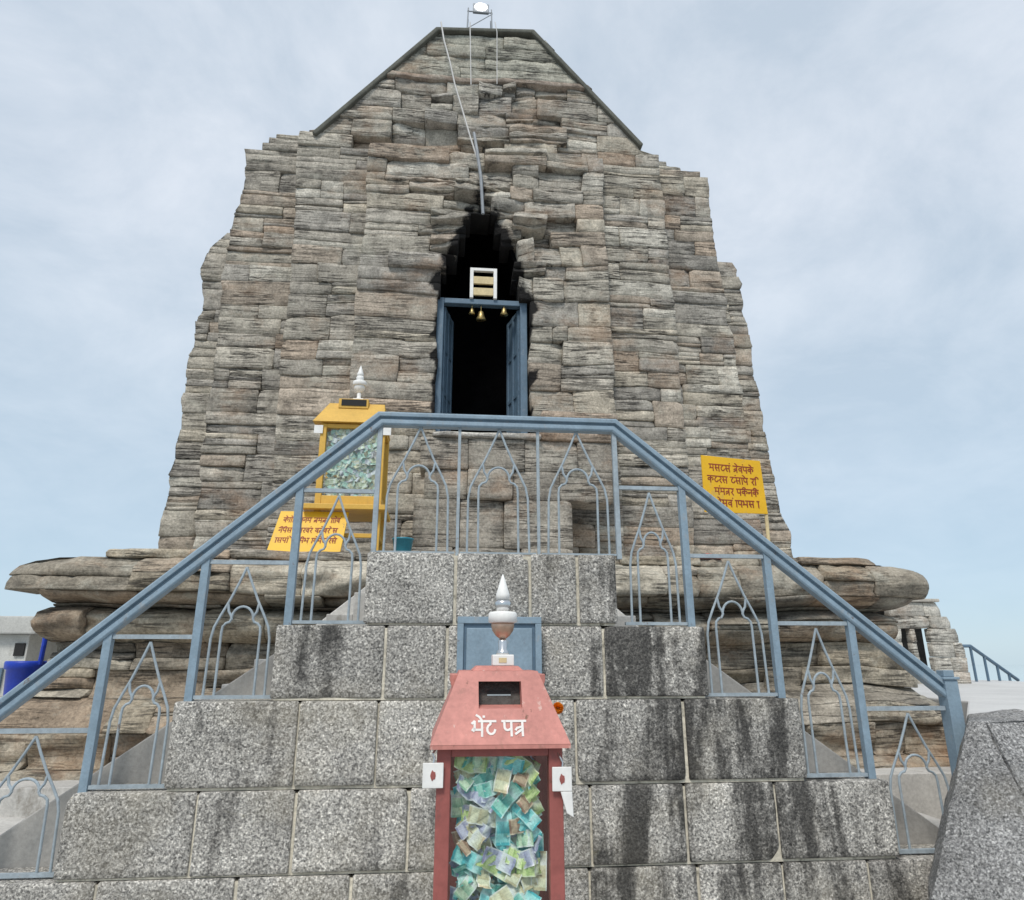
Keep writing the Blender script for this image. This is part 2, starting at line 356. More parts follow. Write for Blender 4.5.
# ------------------------------------------------------------------ masonry: every stone modelled, one mesh per wall part
PAL = 1.22 * np.array([(0.318, 0.292, 0.248), (0.350, 0.322, 0.270), (0.292, 0.272, 0.238), (0.370, 0.332, 0.268), (0.325, 0.276, 0.222),
                (0.255, 0.238, 0.210), (0.405, 0.380, 0.326), (0.335, 0.272, 0.212)])
class Masonry:
    """stones laid in (u along wall, v up, n outwards)"""
    def __init__(s, seed): s.rs = np.random.RandomState(seed); s.seed = seed; s.V = []; s.F = []; s.T = []; s.S = []; s.k = 0
    def stone(s, u0, u1, v0, v1, dep, cell=0.09, rim=0.010, back=0.3, tint=None, amp=0.02, lean=0.01, soot=0.0, chip=1.0):
        if u1 - u0 < 0.03 or v1 - v0 < 0.02: return
        rs = s.rs; gap = 0.0015
        u0 += gap; u1 -= gap; v0 += gap; v1 -= gap
        def ax(a, b):
            rm = min(rim, (b - a) * 0.25); n = max(1, int(round((b - a - 2 * rm) / cell)))
            return np.concatenate([[a], np.linspace(a + rm, b - rm, n + 1), [b]])
        U = ax(u0, u1); Vv = ax(v0, v1); nu, nv = len(U), len(Vv)
        uu, vv = np.meshgrid(U, Vv, indexing='ij')
        e = np.minimum(np.minimum(uu - u0, u1 - uu), np.minimum(vv - v0, v1 - vv))
        n = dep - rim * 1.1 * np.clip(1 - e / rim, 0, 1) ** 1.5
        n = n + lean * rs.randn() * (uu - (u0 + u1) / 2) / max(0.2, u1 - u0) * 2 + lean * rs.randn() * (vv - (v0 + v1) / 2) / max(0.1, v1 - v0) * 2
        # chipped corners
        for cu, cv in ((u0, v0), (u0, v1), (u1, v0), (u1, v1)):
            rr = rs.uniform(0.0, 0.07) * min(1.0, (v1 - v0) / 0.2) * (rs.rand() < 0.25 * chip) + 1e-4
            d = np.hypot(uu - cu, vv - cv); k = np.clip(1 - d / rr, 0, 1)
            n = n - 0.05 * k * min(1, rr / 0.05); uu = uu + (np.sign((u0 + u1) / 2 - cu)) * 0.010 * k; vv = vv + np.sign((v0 + v1) / 2 - cv) * 0.008 * k
        off = rs.uniform(0, 50)
        p = np.stack([uu.ravel() * 4, vv.ravel() * 11, np.full(uu.size, off)], 1)
        p2 = np.stack([uu.ravel() * 13, vv.ravel() * 22, np.full(uu.size, off + 9)], 1)
        n = n + (amp * vnoise(p, s.seed) + 0.55 * amp * vnoise(p2, s.seed + 5)).reshape(uu.shape)
        b = s.k; idx = np.arange(nu * nv).reshape(nu, nv) + b
        front = np.stack([uu.ravel(), n.ravel(), vv.ravel()], 1); s.V.append(front); s.k += len(front)
        q = np.stack([idx[:-1, :-1].ravel(), idx[1:, :-1].ravel(), idx[1:, 1:].ravel(), idx[:-1, 1:].ravel()], 1); s.F.append(q)
        loop = np.concatenate([idx[:, 0], idx[-1, 1:], idx[-2::-1, -1], idx[0, -2:0:-1]])
        bk = front[loop - b].copy(); bk[:, 1] = dep - back; s.V.append(bk)
        bi = np.arange(len(loop)) + s.k; s.k += len(loop)
        s.F.append(np.stack([np.roll(loop, -1), loop, bi, np.roll(bi, -1)], 1))
        if tint is None:
            c = PAL[rs.choice(len(PAL), p=[.24, .2, .17, .12, .08, .08, .08, .03])] * rs.uniform(0.82, 1.15)
        else: c = np.array(tint)
        s.T.append(np.tile(c, (len(front) + len(bk), 1))); s.S.append(np.full(len(front) + len(bk), soot))
    def build(s, name, mat, mapf, parent, warp=0.0, post=None, sootf=None, smooth=False):
        V = np.concatenate(s.V); F = np.concatenate(s.F); T = np.concatenate(s.T); S = np.concatenate(s.S)
        if post is not None: V = post(V)
        if warp:
            z0 = np.zeros(len(V))
            V[:, 2] += warp * vnoise(np.stack([V[:, 0] * 0.7, V[:, 2] * 0.9, z0], 1), 71) + 0.3 * warp * vnoise(np.stack([V[:, 0] * 3, V[:, 2] * 3, z0], 1), 72)
            V[:, 0] += 0.6 * warp * vnoise(np.stack([V[:, 0] * 0.9, V[:, 2] * 2.2, z0 + 8], 1), 73)
        if sootf is not None: S = np.maximum(S, sootf(V))
        W = mapf(V) - rootloc(parent)
        me = bpy.data.meshes.new(name); me.vertices.add(len(W)); me.vertices.foreach_set('co', W.astype(np.float32).ravel())
        me.loops.add(F.size); me.loops.foreach_set('vertex_index', F.astype(np.int32).ravel())
        me.polygons.add(len(F)); me.polygons.foreach_set('loop_start', np.arange(0, F.size, 4, dtype=np.int32))
        me.update(calc_edges=True); me.validate()
        a = me.attributes.new('tint', 'FLOAT_COLOR', 'POINT'); a.data.foreach_set('color', np.concatenate([T, np.ones((len(T), 1))], 1).astype(np.float32).ravel())
        a = me.attributes.new('soot', 'FLOAT', 'POINT'); a.data.foreach_set('value', S.astype(np.float32))
        bm = bmesh.new(); bm.from_mesh(me); bmesh.ops.recalc_face_normals(bm, faces=bm.faces); bm.to_mesh(me); bm.free()
        me.materials.append(mat)
        if smooth: me.shade_smooth()
        o = bpy.data.objects.new(name, me); col.objects.link(o); o.parent = parent
        return o
def front_map(Y):
    return lambda V: np.stack([V[:, 0], Y - V[:, 1], V[:, 2]], 1)
def left_map(X):      # wall facing -x, u = world y
    return lambda V: np.stack([X - V[:, 1], V[:, 0], V[:, 2]], 1)
def right_map(X):
    return lambda V: np.stack([X + V[:, 1], V[:, 0], V[:, 2]], 1)
def lay(ms, rows, segf, wmin, wmax, jit=0.03, lam=0.3, miss=0.02, rough=None, amp=0.02, cell=0.09, back=0.35, tintf=None, soft=1.0):
    """rows = list of v boundaries; segf(vmid) = list of (u0, u1) stretches"""
    rs = ms.rs
    for v0, v1 in zip(rows[:-1], rows[1:]):
        vm = (v0 + v1) / 2
        for (a, b) in segf(vm):
            if b - a < 0.08: continue
            u = a
            while u < b - 1e-4:
                wd = rs.uniform(wmin, wmax) * (0.6 if rs.rand() < 0.25 else 1)
                rf0 = rough(u, vm) if rough else 0.0
                wd *= 1 - 0.6 * rf0 * soft
                e = u + wd
                if b - e < wmin * 0.6: e = b
                e = min(e, b)
                rf = (rough((u + e) / 2, vm) if rough else 0.0) * (1 + 0.5 * soft)
                edge = (u == a) or (e == b)
                dep = jit * rs.randn() * (1 + 4.5 * rf)
                if not edge and rs.rand() < miss * (1 + 5 * rf): dep -= rs.uniform(0.06, 0.2)
                h = v1 - v0; cuts = [v0, v1]
                if h > 0.17 and rs.rand() < lam + 0.3 * rf:
                    k = rs.randint(1, 3); cuts = [v0] + sorted(v0 + h * rs.uniform(0.22, 0.78, k)) + [v1]
                elif h < 0.3 and rs.rand() < 0.12: pass
                for c0, c1 in zip(cuts[:-1], cuts[1:]):
                    ms.stone(u, e, c0, c1, dep + (0.010 * rs.randn() * (1 + 3 * rf) if len(cuts) > 2 else 0), cell=cell, back=back, amp=amp * (1 + 2.0 * rf), lean=0.007 * (1 + 3 * rf),
                             tint=None if tintf is None else tintf(rs))
                u = e
def rows_between(rs, z0, z1, a, b):
    r = [z0]
    while r[-1] < z1 - b: r.append(r[-1] + rs.uniform(a, b))
    r.append(z1); return r
def interp(pts):
    zs = np.array([p[0] for p in pts]); xs = np.array([p[1] for p in pts]); o = np.argsort(zs); zs, xs = zs[o], xs[o]
    return lambda z: np.interp(z, zs, xs)

# ------------------------------------------------------------------ ground, lake, terraces
mb = MB()
nr, na = 26, 48
rad = [0.0, 8, 16, 22, 26, 32, 45, 70, 110, 170, 260, 380, 520]; hts = [0, 0, 0, 0, -0.8, -4, -12, -30, -62, -110, -180, -250, -300]
for i, (r_, h_) in enumerate(zip(rad, hts)):
    for k in range(na):
        t = 2 * PI * k / na; rr = r_ * (1 + 0.10 * math.sin(3 * t + i) * (i > 3)); mb.v.append((rr * math.cos(t), 6 + rr * math.sin(t), h_))
for i in range(len(rad) - 1):
    for k in range(na):
        q = (k + 1) % na; mb.f.append((i * na + k, i * na + q, (i + 1) * na + q, (i + 1) * na + k))
tag(mb.build('ground', M['ground']), None, None, kind='structure')
mb = MB(); ring = [(40000 * math.cos(2 * PI * k / 64), 40000 * math.sin(2 * PI * k / 64), -299) for k in range(64)]
mb.add(ring, [tuple(range(64))]); tag(mb.build('lake', M['water']), None, None, kind='structure')
# right terrace: pale paving with a wall edge running back beside the plinth
mb = MB(); tp = [(4.15, 5.45), (9.5, 5.2), (12, 14.6), (5.9, 15.0), (5.85, 7.6)]
n = len(tp); mb.add([(x, y, -0.2) for x, y in tp] + [(x, y, 1.14) for x, y in tp], [tuple(range(n))[::-1], tuple(range(n, 2 * n))] + [(i, (i + 1) % n, n + (i + 1) % n, n + i) for i in range(n)])
tag(mb.build('terrace', M['terrace'], bevel=0.02), None, None, kind='structure')
mb = MB(); mb.box(-14, -4.9, 8.2, 18, -0.2, 1.05)
tag(mb.build('terrace', M['terrace'], bevel=0.02), None, None, kind='structure')

# ------------------------------------------------------------------ the temple
temple = thing('stone_temple', (0.5, 13.5, 0), 'tall weathered grey stone temple with gabled top and black pointed doorway', 'temple')
YB = dict(c=9.50, i=9.68, o=9.95, k=10.35)           # front planes: centre, inner, outer, corner bays
BASE = 2.62
def side(Y, pts): return interp([(uz(px, py, Y), ux(px, py, Y)) for px, py in pts])
Lc = side(YB['c'], [(363, 230), (355, 293), (351, 353), (348, 420), (344, 560)]); Rc = side(YB['c'], [(606, 230), (609, 290), (613, 353), (618, 430), (624, 560)])
Li = side(YB['i'], [(296, 150), (293, 253), (283, 327), (277, 403), (270, 500), (266, 570)]); Ri = side(YB['i'], [(660, 160), (667, 237), (675, 320), (683, 403), (692, 500), (698, 570)])
Lo = side(YB['o'], [(243, 150), (246, 188), (233, 215), (228, 245), (213, 367), (203, 450), (190, 570)]); Ro = side(YB['o'], [(708, 178), (712, 235), (720, 277), (737, 360), (752, 470), (766, 570)])
Lk = side(YB['k'], [(226, 233), (210, 248), (203, 270), (203, 300), (192, 345), (183, 400), (172, 470), (158, 550), (155, 580)]); Rk = side(YB['k'], [(716, 238), (737, 268), (748, 330), (763, 430), (778, 495), (791, 548), (795, 580)])
gab = [(uz(312, 136, YB['i']), ux(312, 136, YB['i'])), (uz(437, 24, YB['i']), ux(437, 24, YB['i']))]
gabr = [(uz(643, 148, YB['i']), ux(643, 148, YB['i'])), (uz(533, 24, YB['i']), ux(533, 24, YB['i']))]
GL = interp(gab); GR = interp(gabr); ZTOP = (gab[1][0] + gabr[1][0]) / 2 - 0.22; ZSH = (gab[0][0] + gabr[0][0]) / 2
ZC = uz(480, 150, YB['c'])                            # top of the centre bay
ZO = uz(243, 148, YB['o']); ZK = uz(228, 233, YB['k'])
# doorway opening (pointed, widening downwards)
DZ0 = uz(480, 436, YB['c'])
HLf = side(YB['c'], [(473, 214), (461, 235), (449, 258), (439, 285), (438, 305), (436, 440)]); HRf = side(YB['c'], [(495, 214), (506, 235), (515, 258), (524, 285), (529, 305), (532, 440)])
HTOP = uz(480, 214, YB['c'])
def rough_door(u, v):
    cx = 0.45; d = math.hypot((u - cx) / 1.0, (v - 7.6) / 1.9) - 0.55
    a = max(0.0, 1 - max(0, d) / 0.9)
    b = 0.45 if v > 8.8 and -0.9 < u < 1.9 else 0
    return max(a, b)
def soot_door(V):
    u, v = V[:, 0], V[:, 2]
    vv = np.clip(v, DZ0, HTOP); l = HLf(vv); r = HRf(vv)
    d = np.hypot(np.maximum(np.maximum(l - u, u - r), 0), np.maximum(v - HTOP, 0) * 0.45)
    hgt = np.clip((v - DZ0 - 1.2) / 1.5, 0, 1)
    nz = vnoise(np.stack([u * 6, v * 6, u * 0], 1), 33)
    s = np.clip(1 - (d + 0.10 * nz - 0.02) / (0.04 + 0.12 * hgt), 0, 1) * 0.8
    streak = np.clip(1 - np.abs(u - 0.38 - 0.03 * nz) / 0.17, 0, 1) * np.clip((v - HTOP) / 0.05, 0, 1) * np.clip(1 - (v - HTOP) / 1.6, 0, 1) * 0.8  # dark drip stain above the apex, also painting the cleft's shade
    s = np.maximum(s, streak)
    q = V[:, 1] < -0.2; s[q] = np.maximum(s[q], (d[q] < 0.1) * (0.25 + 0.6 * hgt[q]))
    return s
# centre bay
ms = Masonry(11); rows = rows_between(ms.rs, BASE, ZC, 0.22, 0.46)
def seg_c(v):
    a, b = float(Lc(v)), float(Rc(v))
    if DZ0 < v < HTOP:
        j = 0.09 * math.sin(v * 37) * (v > 6.9); return [(a, float(HLf(v)) + j), (float(HRf(v)) + 0.10 * math.sin(v * 53) * (v > 6.9), b)]
    return [(a, b)]
lay(ms, rows, seg_c, 0.45, 1.5, 0.012, 0.38, 0.035, rough_door, 0.012, 0.075, 0.5)
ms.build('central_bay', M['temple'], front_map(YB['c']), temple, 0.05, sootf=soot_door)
# inner bay with the gable
ms = Masonry(12); ZG = uz(485, 84, YB['i']); rows = rows_between(ms.rs, BASE, ZG, 0.20, 0.42)
def seg_i(v):
    if v > ZSH: return [(float(GL(v)) - 0.25, float(GR(v)) + 0.25)]
    a, b = float(Li(min(v, 9.6))), float(Ri(min(v, 9.6)))
    if v < ZC - 0.05: return [(a, float(Lc(v)) + 0.2), (float(Rc(v)) - 0.2, b)]
    return [(a, b)]
lay(ms, rows, seg_i, 0.45, 1.5, 0.012, 0.38, 0.035, rough_door, 0.012, 0.075, 0.55)
gz_ = np.linspace(ZG + 0.11, ZTOP - 0.06, 5)
ms.stone(float(GL(ZG)) - 0.1, float(GR(ZG)) + 0.1, ZG, ZG + 0.11, 0.05, back=0.6, tint=(0.33, 0.27, 0.22))
lay(ms, list(gz_), lambda v: [(float(GL(v)) - 0.25, float(GR(v)) + 0.25)], 0.8, 1.9, 0.012, 0.1, 0.0, None, 0.018, 0.08, 0.55, lambda rs: np.array((0.40, 0.385, 0.32)) * rs.uniform(0.85, 1.1))
def post_i(V):
    hi = V[:, 2] > ZSH - 0.4
    u = V[:, 0]; l = GL(np.maximum(V[:, 2], ZSH - 1)); r = GR(np.maximum(V[:, 2], ZSH - 1))
    # continue the gable's straight slope below the shoulder for a few courses
    V[:, 0] = np.where(V[:, 2] > ZSH, np.clip(u, l + 0.05, r - 0.05), u); return V
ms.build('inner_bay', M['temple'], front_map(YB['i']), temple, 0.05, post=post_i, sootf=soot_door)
def trim(Lf, Rf, sd):
    def f(V):
        z = V[:, 2]; k = 0.035 * vnoise(np.stack([z * 3.1, z * 0 + sd, z * 0], 1), 91) + 0.02 * vnoise(np.stack([z * 9.0, z * 0 + sd, z * 0], 1), 92)
        V[:, 0] = np.clip(V[:, 0], Lf(z) + k, Rf(z) + k); return V
    return f
# outer bay
def seg_o(v):
    j = 0.02 * math.sin(v * 29); j2 = 0.02 * math.sin(v * 23 + 1)
    return [(float(Lo(v)) + j - 0.10, float(Li(v)) + 0.2), (float(Ri(v)) - 0.2, float(Ro(v)) + j2 + 0.10)] if v < uz(708, 178, YB['o']) else [(float(Lo(v)) + j, float(Li(9)) + 0.6)]
ms = Masonry(13); rows = rows_between(ms.rs, BASE, ZO, 0.22, 0.42); ms2 = Masonry(113)
lay(ms, rows, lambda v: seg_o(v)[:1], 0.5, 1.4, 0.012, 0.38, 0.01, None, 0.012, 0.08, 0.6)
lay(ms2, rows, lambda v: seg_o(v)[1:], 0.5, 1.4, 0.012, 0.38, 0.01, None, 0.012, 0.08, 0.6)
# sloping shoulder stones where the outer bay meets the gable
for k in range(3):
    ms.stone(ux(262 + 6 * k, 140, YB['o']), ux(330, 140, YB['o']), ZO + 0.13 * k, ZO + 0.13 * k + 0.13, -0.03 * k, back=0.8)
zr = uz(708, 178, YB['o'])
for k, (pa, pb) in enumerate(((640, 700), (640, 682), (636, 668), (630, 655))):
    ms2.stone(ux(pa, 165, YB['o']), ux(pb, 165, YB['o']), zr + 0.11 * k, zr + 0.11 * k + 0.12, -0.02 * k, back=0.8)
ms.build('outer_bay', M['temple'], front_map(YB['o']), temple, 0.02, post=trim(Lo, lambda z: z * 0 + 50, 1)); ms2.build('outer_bay', M['temple'], front_map(YB['o']), temple, 0.02, post=trim(lambda z: z * 0 - 50, Ro, 5))
# corner bay
def seg_k(v):
    j = 0.025 * math.sin(v * 31); j2 = 0.025 * math.sin(v * 27 + 2)
    return [(float(Lk(v)) + j - 0.10, float(Lo(v)) + 0.25), (float(Ro(v)) - 0.25, float(Rk(v)) + j2 + 0.10)]
for q_ in (0, 1):
    ms = Masonry(14 + 100 * q_); rows = rows_between(ms.rs, BASE, ZK, 0.22, 0.42)
    lay(ms, rows, lambda v: seg_k(v)[q_:q_ + 1], 0.5, 1.2, 0.014, 0.5, 0.0, None, 0.016, 0.08, 0.8)
    ms.build('corner_bay', M['temple'], front_map(YB['k']), temple, 0.02, post=trim(Lk if q_ == 0 else (lambda z: z * 0 - 50), Rk if q_ == 1 else (lambda z: z * 0 + 50), 9 + q_))
# flank walls
for nm, mp, f, sgn in (('flank_wall', left_map, Lk, 1), ('flank_wall', right_map, Rk, -1)):
    ms = Masonry(15 + sgn); rows = rows_between(ms.rs, BASE, ZK - 0.2, 0.18, 0.36)
    lay(ms, rows, lambda v: [(YB['k'] + 0.55, 18.4)], 0.5, 1.5, 0.03, 0.25, 0.01, None, 0.02, 0.16, 0.3)
    fx = f
    def mapf(V, fx=fx, sgn=sgn): return np.stack([fx(V[:, 2]) - sgn * (V[:, 1] - 0.02), V[:, 0], V[:, 2]], 1)
    ms.build(nm, M['temple'], mapf, temple, 0.04)
# rubble core behind the facing stones
def poly_lr(Lf, Rf, z0, z1, inset, n=10):
    zs = np.linspace(z0, z1, n)
    return [(float(Lf(z)) + inset, z) for z in zs][::-1] + [(float(Rf(z)) - inset, z) for z in zs]
mb = MB(); mb.prism(poly_lr(Lk, Rk, BASE - 0.02, ZK - 0.15, 0.22), YB['k'] + 0.75, 18.3)
mb.prism(poly_lr(Lo, lambda z: Lo(z) + 2.2, BASE - 0.01, ZO - 0.1, 0.25), YB['o'] + 0.25, 18.1)
mb.prism(poly_lr(lambda z: Ro(z) - 2.2, Ro, BASE - 0.01, uz(708, 178, YB['o']) - 0.1, 0.25), YB['o'] + 0.25, 18.1)
# gable body, with the doorway passage left open under it
mb.prism([(float(HLf(HTOP)) - 1.6, HTOP + 0.1), (float(HRf(HTOP)) + 1.6, HTOP + 0.1), (float(GR(ZSH)) - 0.15, ZSH), (float(GR(ZTOP)) - 0.1, ZTOP - 0.12), (float(GL(ZTOP)) + 0.1, ZTOP - 0.12), (float(GL(ZSH)) + 0.15, ZSH)], YB['i'] + 0.22, 17.9)
zs = np.linspace(BASE, HTOP + 0.12, 9)
mb.prism([(-2.2, z) for z in (BASE,)] + [(float(HLf(max(DZ0, min(z, HTOP)))) - 0.10, z) for z in zs] + [(-2.2, HTOP + 0.12)], YB['c'] + 0.30, 14)
mb.prism([(3.1, BASE)] + [(3.1, HTOP + 0.12)] + [(float(HRf(max(DZ0, min(z, HTOP)))) + 0.10, z) for z in zs[::-1]], YB['c'] + 0.30, 14)
mb.build('rubble_core', M['core'], temple)
mb = MB()                                              # sooty passage, interior shade painted near-black: liner, vault, sill, back wall
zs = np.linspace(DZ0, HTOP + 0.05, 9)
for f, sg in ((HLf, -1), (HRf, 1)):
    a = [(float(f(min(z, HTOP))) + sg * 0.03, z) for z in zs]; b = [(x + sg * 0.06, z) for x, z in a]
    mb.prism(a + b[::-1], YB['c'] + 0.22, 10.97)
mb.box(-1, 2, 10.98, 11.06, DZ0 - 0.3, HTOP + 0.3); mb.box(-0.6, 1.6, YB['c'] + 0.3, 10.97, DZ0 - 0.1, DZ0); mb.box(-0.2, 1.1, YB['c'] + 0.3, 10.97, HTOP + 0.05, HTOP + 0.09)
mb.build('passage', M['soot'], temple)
# roof coping
mb = MB()
pa = [(gab[0][1] + 0.02, gab[0][0] + 0.02), (gab[1][1], ZTOP - 0.03), (gabr[1][1], ZTOP + 0.10), (gabr[0][1] - 0.02, gabr[0][0] + 0.02)]
mb.sweep(pa, [(-0.06, 0), (0.02, 0), (0.02, 8.5), (-0.06, 8.5)], YB['i'] - 0.07)
mb.build('roof', M['coping'], temple, bevel=0.02)
# entrance block below the sill, with plain slabs on it
YE = 8.75
ms = Masonry(21)
def seg_e(v):
    z1, z2 = uz(500, 500, YE), uz(500, 470, YE)
    if v < z1: return [(ux(414, 500, YE), ux(572, 500, YE))]
    if v < z2: return [(ux(424, 480, YE), ux(612, 480, YE))]
    return [(ux(420, 450, YE), ux(612, 450, YE))]
zt = uz(480, 436, YE)
lay(ms, [2.55, 2.95, uz(500, 500, YE), uz(500, 470, YE), zt - 0.02], seg_e, 0.5, 0.95, 0.025, 0.0, 0, None, 0.012, 0.07, 0.5, lambda rs: np.array((0.33, 0.30, 0.255)) * rs.uniform(0.85, 1.15))
ms.stone(ux(432, 434, YE), ux(541, 434, YE), zt - 0.02, zt + 0.05, 0.06, back=0.9, tint=(0.45, 0.43, 0.39))
ms.stone(ux(541, 420, YE), ux(618, 420, YE), zt - 0.02, uz(580, 412, YE), 0.02, back=0.6, tint=(0.40, 0.32, 0.25))
ms.build('entrance_block', M['temple'], front_map(YE), temple, 0.02)
mb = MB(); mb.box(ux(424, 480, YE), ux(566, 480, YE), YE + 0.3, YB['c'] + 0.4, 2.5, zt - 0.05); mb.build('entrance_core', M['core'], temple)
# plinth with rolled mouldings
YP = 7.4
prof = interp([(0, 0.35), (0.60, 0.35), (0.64, 0.12), (0.70, 0.14), (0.92, 0.20), (1.12, 0.10), (1.22, -0.12), (1.26, -0.30), (1.72, -0.30), (1.76, -0.20), (1.84, -0.08), (1.93, -0.03), (2.02, -0.08), (2.085, -0.28), (2.12, -0.22), (2.15, 0.02), (2.23, 0.13), (2.34, 0.18), (2.45, 0.15), (2.53, 0.08), (2.59, -0.04), (2.62, -0.06), (2.80, -0.10)])
PLf0 = interp([(0, -4.75), (1.0, -4.55), (1.15, -4.1), (1.3, -3.95), (1.74, -3.90), (1.78, -3.95), (1.92, -4.02), (2.08, -3.95), (2.13, -3.92), (2.215, -3.96), (2.222, -4.24), (2.26, -4.30), (2.46, -4.27), (2.50, -4.16), (2.54, -4.02), (2.59, -3.86), (2.605, -3.44), (2.75, -3.42)])
PRf0 = interp([(0, 5.6), (1.0, 5.55), (1.15, 5.40), (1.3, 5.36), (1.66, 5.30), (1.73, 5.0), (1.76, 5.0), (1.84, 5.10), (1.98, 5.12), (2.06, 5.04), (2.10, 5.0), (2.12, 5.10), (2.15, 5.20), (2.20, 5.31), (2.28, 5.40), (2.38, 5.43), (2.48, 5.41), (2.55, 5.32), (2.60, 5.2), (2.605, 4.95), (2.7, 4.9)])
PLf = lambda z: PLf0(z) - 0.14
PRf = lambda z: PRf0(z) + 0.04
ms = Masonry(31)
prow = [-0.1, 0.28, 0.62, 0.93, 1.22, 1.48, 1.74, 2.09, 2.12, 2.23, 2.60, 2.70]
def ptint(rs): return PAL[rs.choice(len(PAL), p=[.2, .2, .14, .16, .1, .06, .08, .06])] * rs.uniform(0.60, 0.98) * np.array((1.02, 0.985, 0.93))
lay(ms, prow, lambda v: [(float(PLf(v)), float(PRf(v)))], 0.45, 1.35, 0.012, 0.30, 0.02, lambda u, v: 0.8 if u < -2.2 and v > 1.7 else 0.3, 0.018, 0.05, 0.6, ptint, 0.0)
def post_p(V):
    fr = V[:, 1] > -0.3
    V[:, 1] = V[:, 1] + prof(V[:, 2])
    er = vnoise(np.stack([V[:, 0] * 1.1, V[:, 2] * 11, V[:, 0] * 0], 1), 81) * 0.045 + vnoise(np.stack([V[:, 0] * 3.5, V[:, 2] * 16, V[:, 0] * 0 + 4], 1), 82) * 0.03 + vnoise(np.stack([V[:, 0] * 9, V[:, 2] * 14, V[:, 0] * 0 + 7], 1), 83) * 0.016
    V[:, 1] += np.where(fr, er, 0)
    z = V[:, 2]; l, r = PLf(z), PRf(z)
    rnd = np.clip(1 - (V[:, 0] - l) / 0.30, 0, 1) ** 2 * 0.08 + np.clip(1 - (r - V[:, 0]) / 0.25, 0, 1) ** 2 * 0.14
    V[:, 1] -= np.where(fr, rnd, 0)
    V[:, 0] = np.clip(V[:, 0], l - 0.03, r + 0.03); return V
ms.build('plinth', M['plinth'], front_map(YP), temple, 0.045, post=post_p)
for nm, mp, f, sgn in (('plinth_flank', left_map, PLf, 1), ('plinth_flank', right_map, PRf, -1)):
    ms = Masonry(35 + sgn)
    lay(ms, prow, lambda v: [(YP + 0.5, 18.8)], 0.7, 1.8, 0.012, 0.1, 0.0, None, 0.018, 0.14, 0.4, ptint)
    def mapf(V, f=f, sgn=sgn): return np.stack([f(V[:, 2]) - sgn * (V[:, 1] - 0.04), V[:, 0], V[:, 2]], 1)
    ms.build(nm, M['plinth'], mapf, temple, 0.03)
mb = MB(); mb.box(-3.75, 4.75, YP + 0.45, 18.7, -0.1, 2.60); mb.build('plinth_core', M['core'], temple)
# paving on top of the plinth
mb = MB(); mb.box(-3.4, 4.9, YP + 0.3, 10.6, 2.605, 2.66); mb.build('plinth_paving', M['tread'], temple, bevel=0.01)

# door frame and leaves
YD = 9.62
xl, xr, zl = ux(437, 305, YD), ux(527, 305, YD), uz(480, 299, YD)
mb = MB(); mb.box(xl, xl + 0.11, YD, YD + 0.14, DZ0, zl); mb.box(xr - 0.11, xr, YD, YD + 0.14, DZ0, zl); mb.box(xl + 0.111, xr - 0.111, YD + 0.005, YD + 0.13, zl - 0.09, zl)
df = mb.build('door_frame', M['blue_dark'], temple, bevel=0.01)
for sg, xh in ((1, xl + 0.115), (-1, xr - 0.115)):       # leaves swung inwards
    mb = MB(); a = R(76); Mx = Matrix.Translation((xh, YD + 0.10, DZ0 + 0.03)) @ Matrix.Rotation(a * sg, 4, 'Z') @ Matrix.Scale(sg, 4, (1, 0, 0))
    hh = zl - DZ0 - 0.14
    mb.box(0, 0.55, 0.0, 0.03, 0, hh, Mx)
    for z_ in (0.0, hh * 0.33, hh * 0.66, hh - 0.07): mb.box(0, 0.55, -0.02, -0.001, z_, z_ + 0.07, Mx)
    for x_ in (0.0, 0.24, 0.48): mb.box(x_, x_ + 0.07, -0.025, -0.0015, 0, hh, Mx)
    mb.build('door_leaf', M['blue_dark'], df, bevel=0.004)

# ------------------------------------------------------------------ stairs of granite in front
YW = 4.8
stairs = thing('granite_staircase', (0.34, 5.6, 0), 'double flight staircase behind a stepped wall of speckled grey granite blocks', 'staircase')
SZ = [2.31, 1.815, 1.335, 0.81, 0.335, -0.15]
EL = [-0.56, -1.13, -1.72, -2.275, -3.1]; ER = [1.21, 1.82, 2.46, 3.03, 3.75]
JO = [[455, 530, 578], [384, 447, 540, 604], [296, 376, 448, 576, 686], [192, 292, 407, 500, 592, 688, 780], [95, 235, 350, 460, 590, 700, 785, 872]]
ms = Masonry(41)
for k in range(5):
    z1, z0 = SZ[k], SZ[k + 1]; pm = [587, 663, 747, 838, 892][k]
    xs = [EL[k]] + [ux(p, pm, YW) for p in JO[k]] + [ER[k]]
    for a, b in zip(xs[:-1], xs[1:]):
        v = ms.rs.uniform(0.74, 1.10)
        ms.stone(a + 0.004 + ms.rs.uniform(0, 0.009), b - 0.004 - ms.rs.uniform(0, 0.009), z0 + ms.rs.uniform(0.008, 0.018), z1 - (0 if (b <= (EL[k-1] if k else 99) + 0.05 or a >= (ER[k-1] if k else -99) - 0.05) and k else 0.003), 0.004 * ms.rs.randn(), cell=0.04, rim=0.007, back=0.36, tint=(v * 1.05, v * 1.01, v * 0.93), amp=0.005, lean=0.001, chip=0.35)
ms.build('front_wall', M['granite'], front_map(YW), stairs, 0.0)
mb = MB()
for k in range(5): mb.box(EL[k] + 0.03, ER[k] - 0.03, YW + 0.019, YW + 0.34, SZ[k + 1] + (0.0 if k < 4 else 0.1), SZ[k] - 0.02 - 0.001 * k)
mb.build('mortar_bed', M['mortar'], stairs)
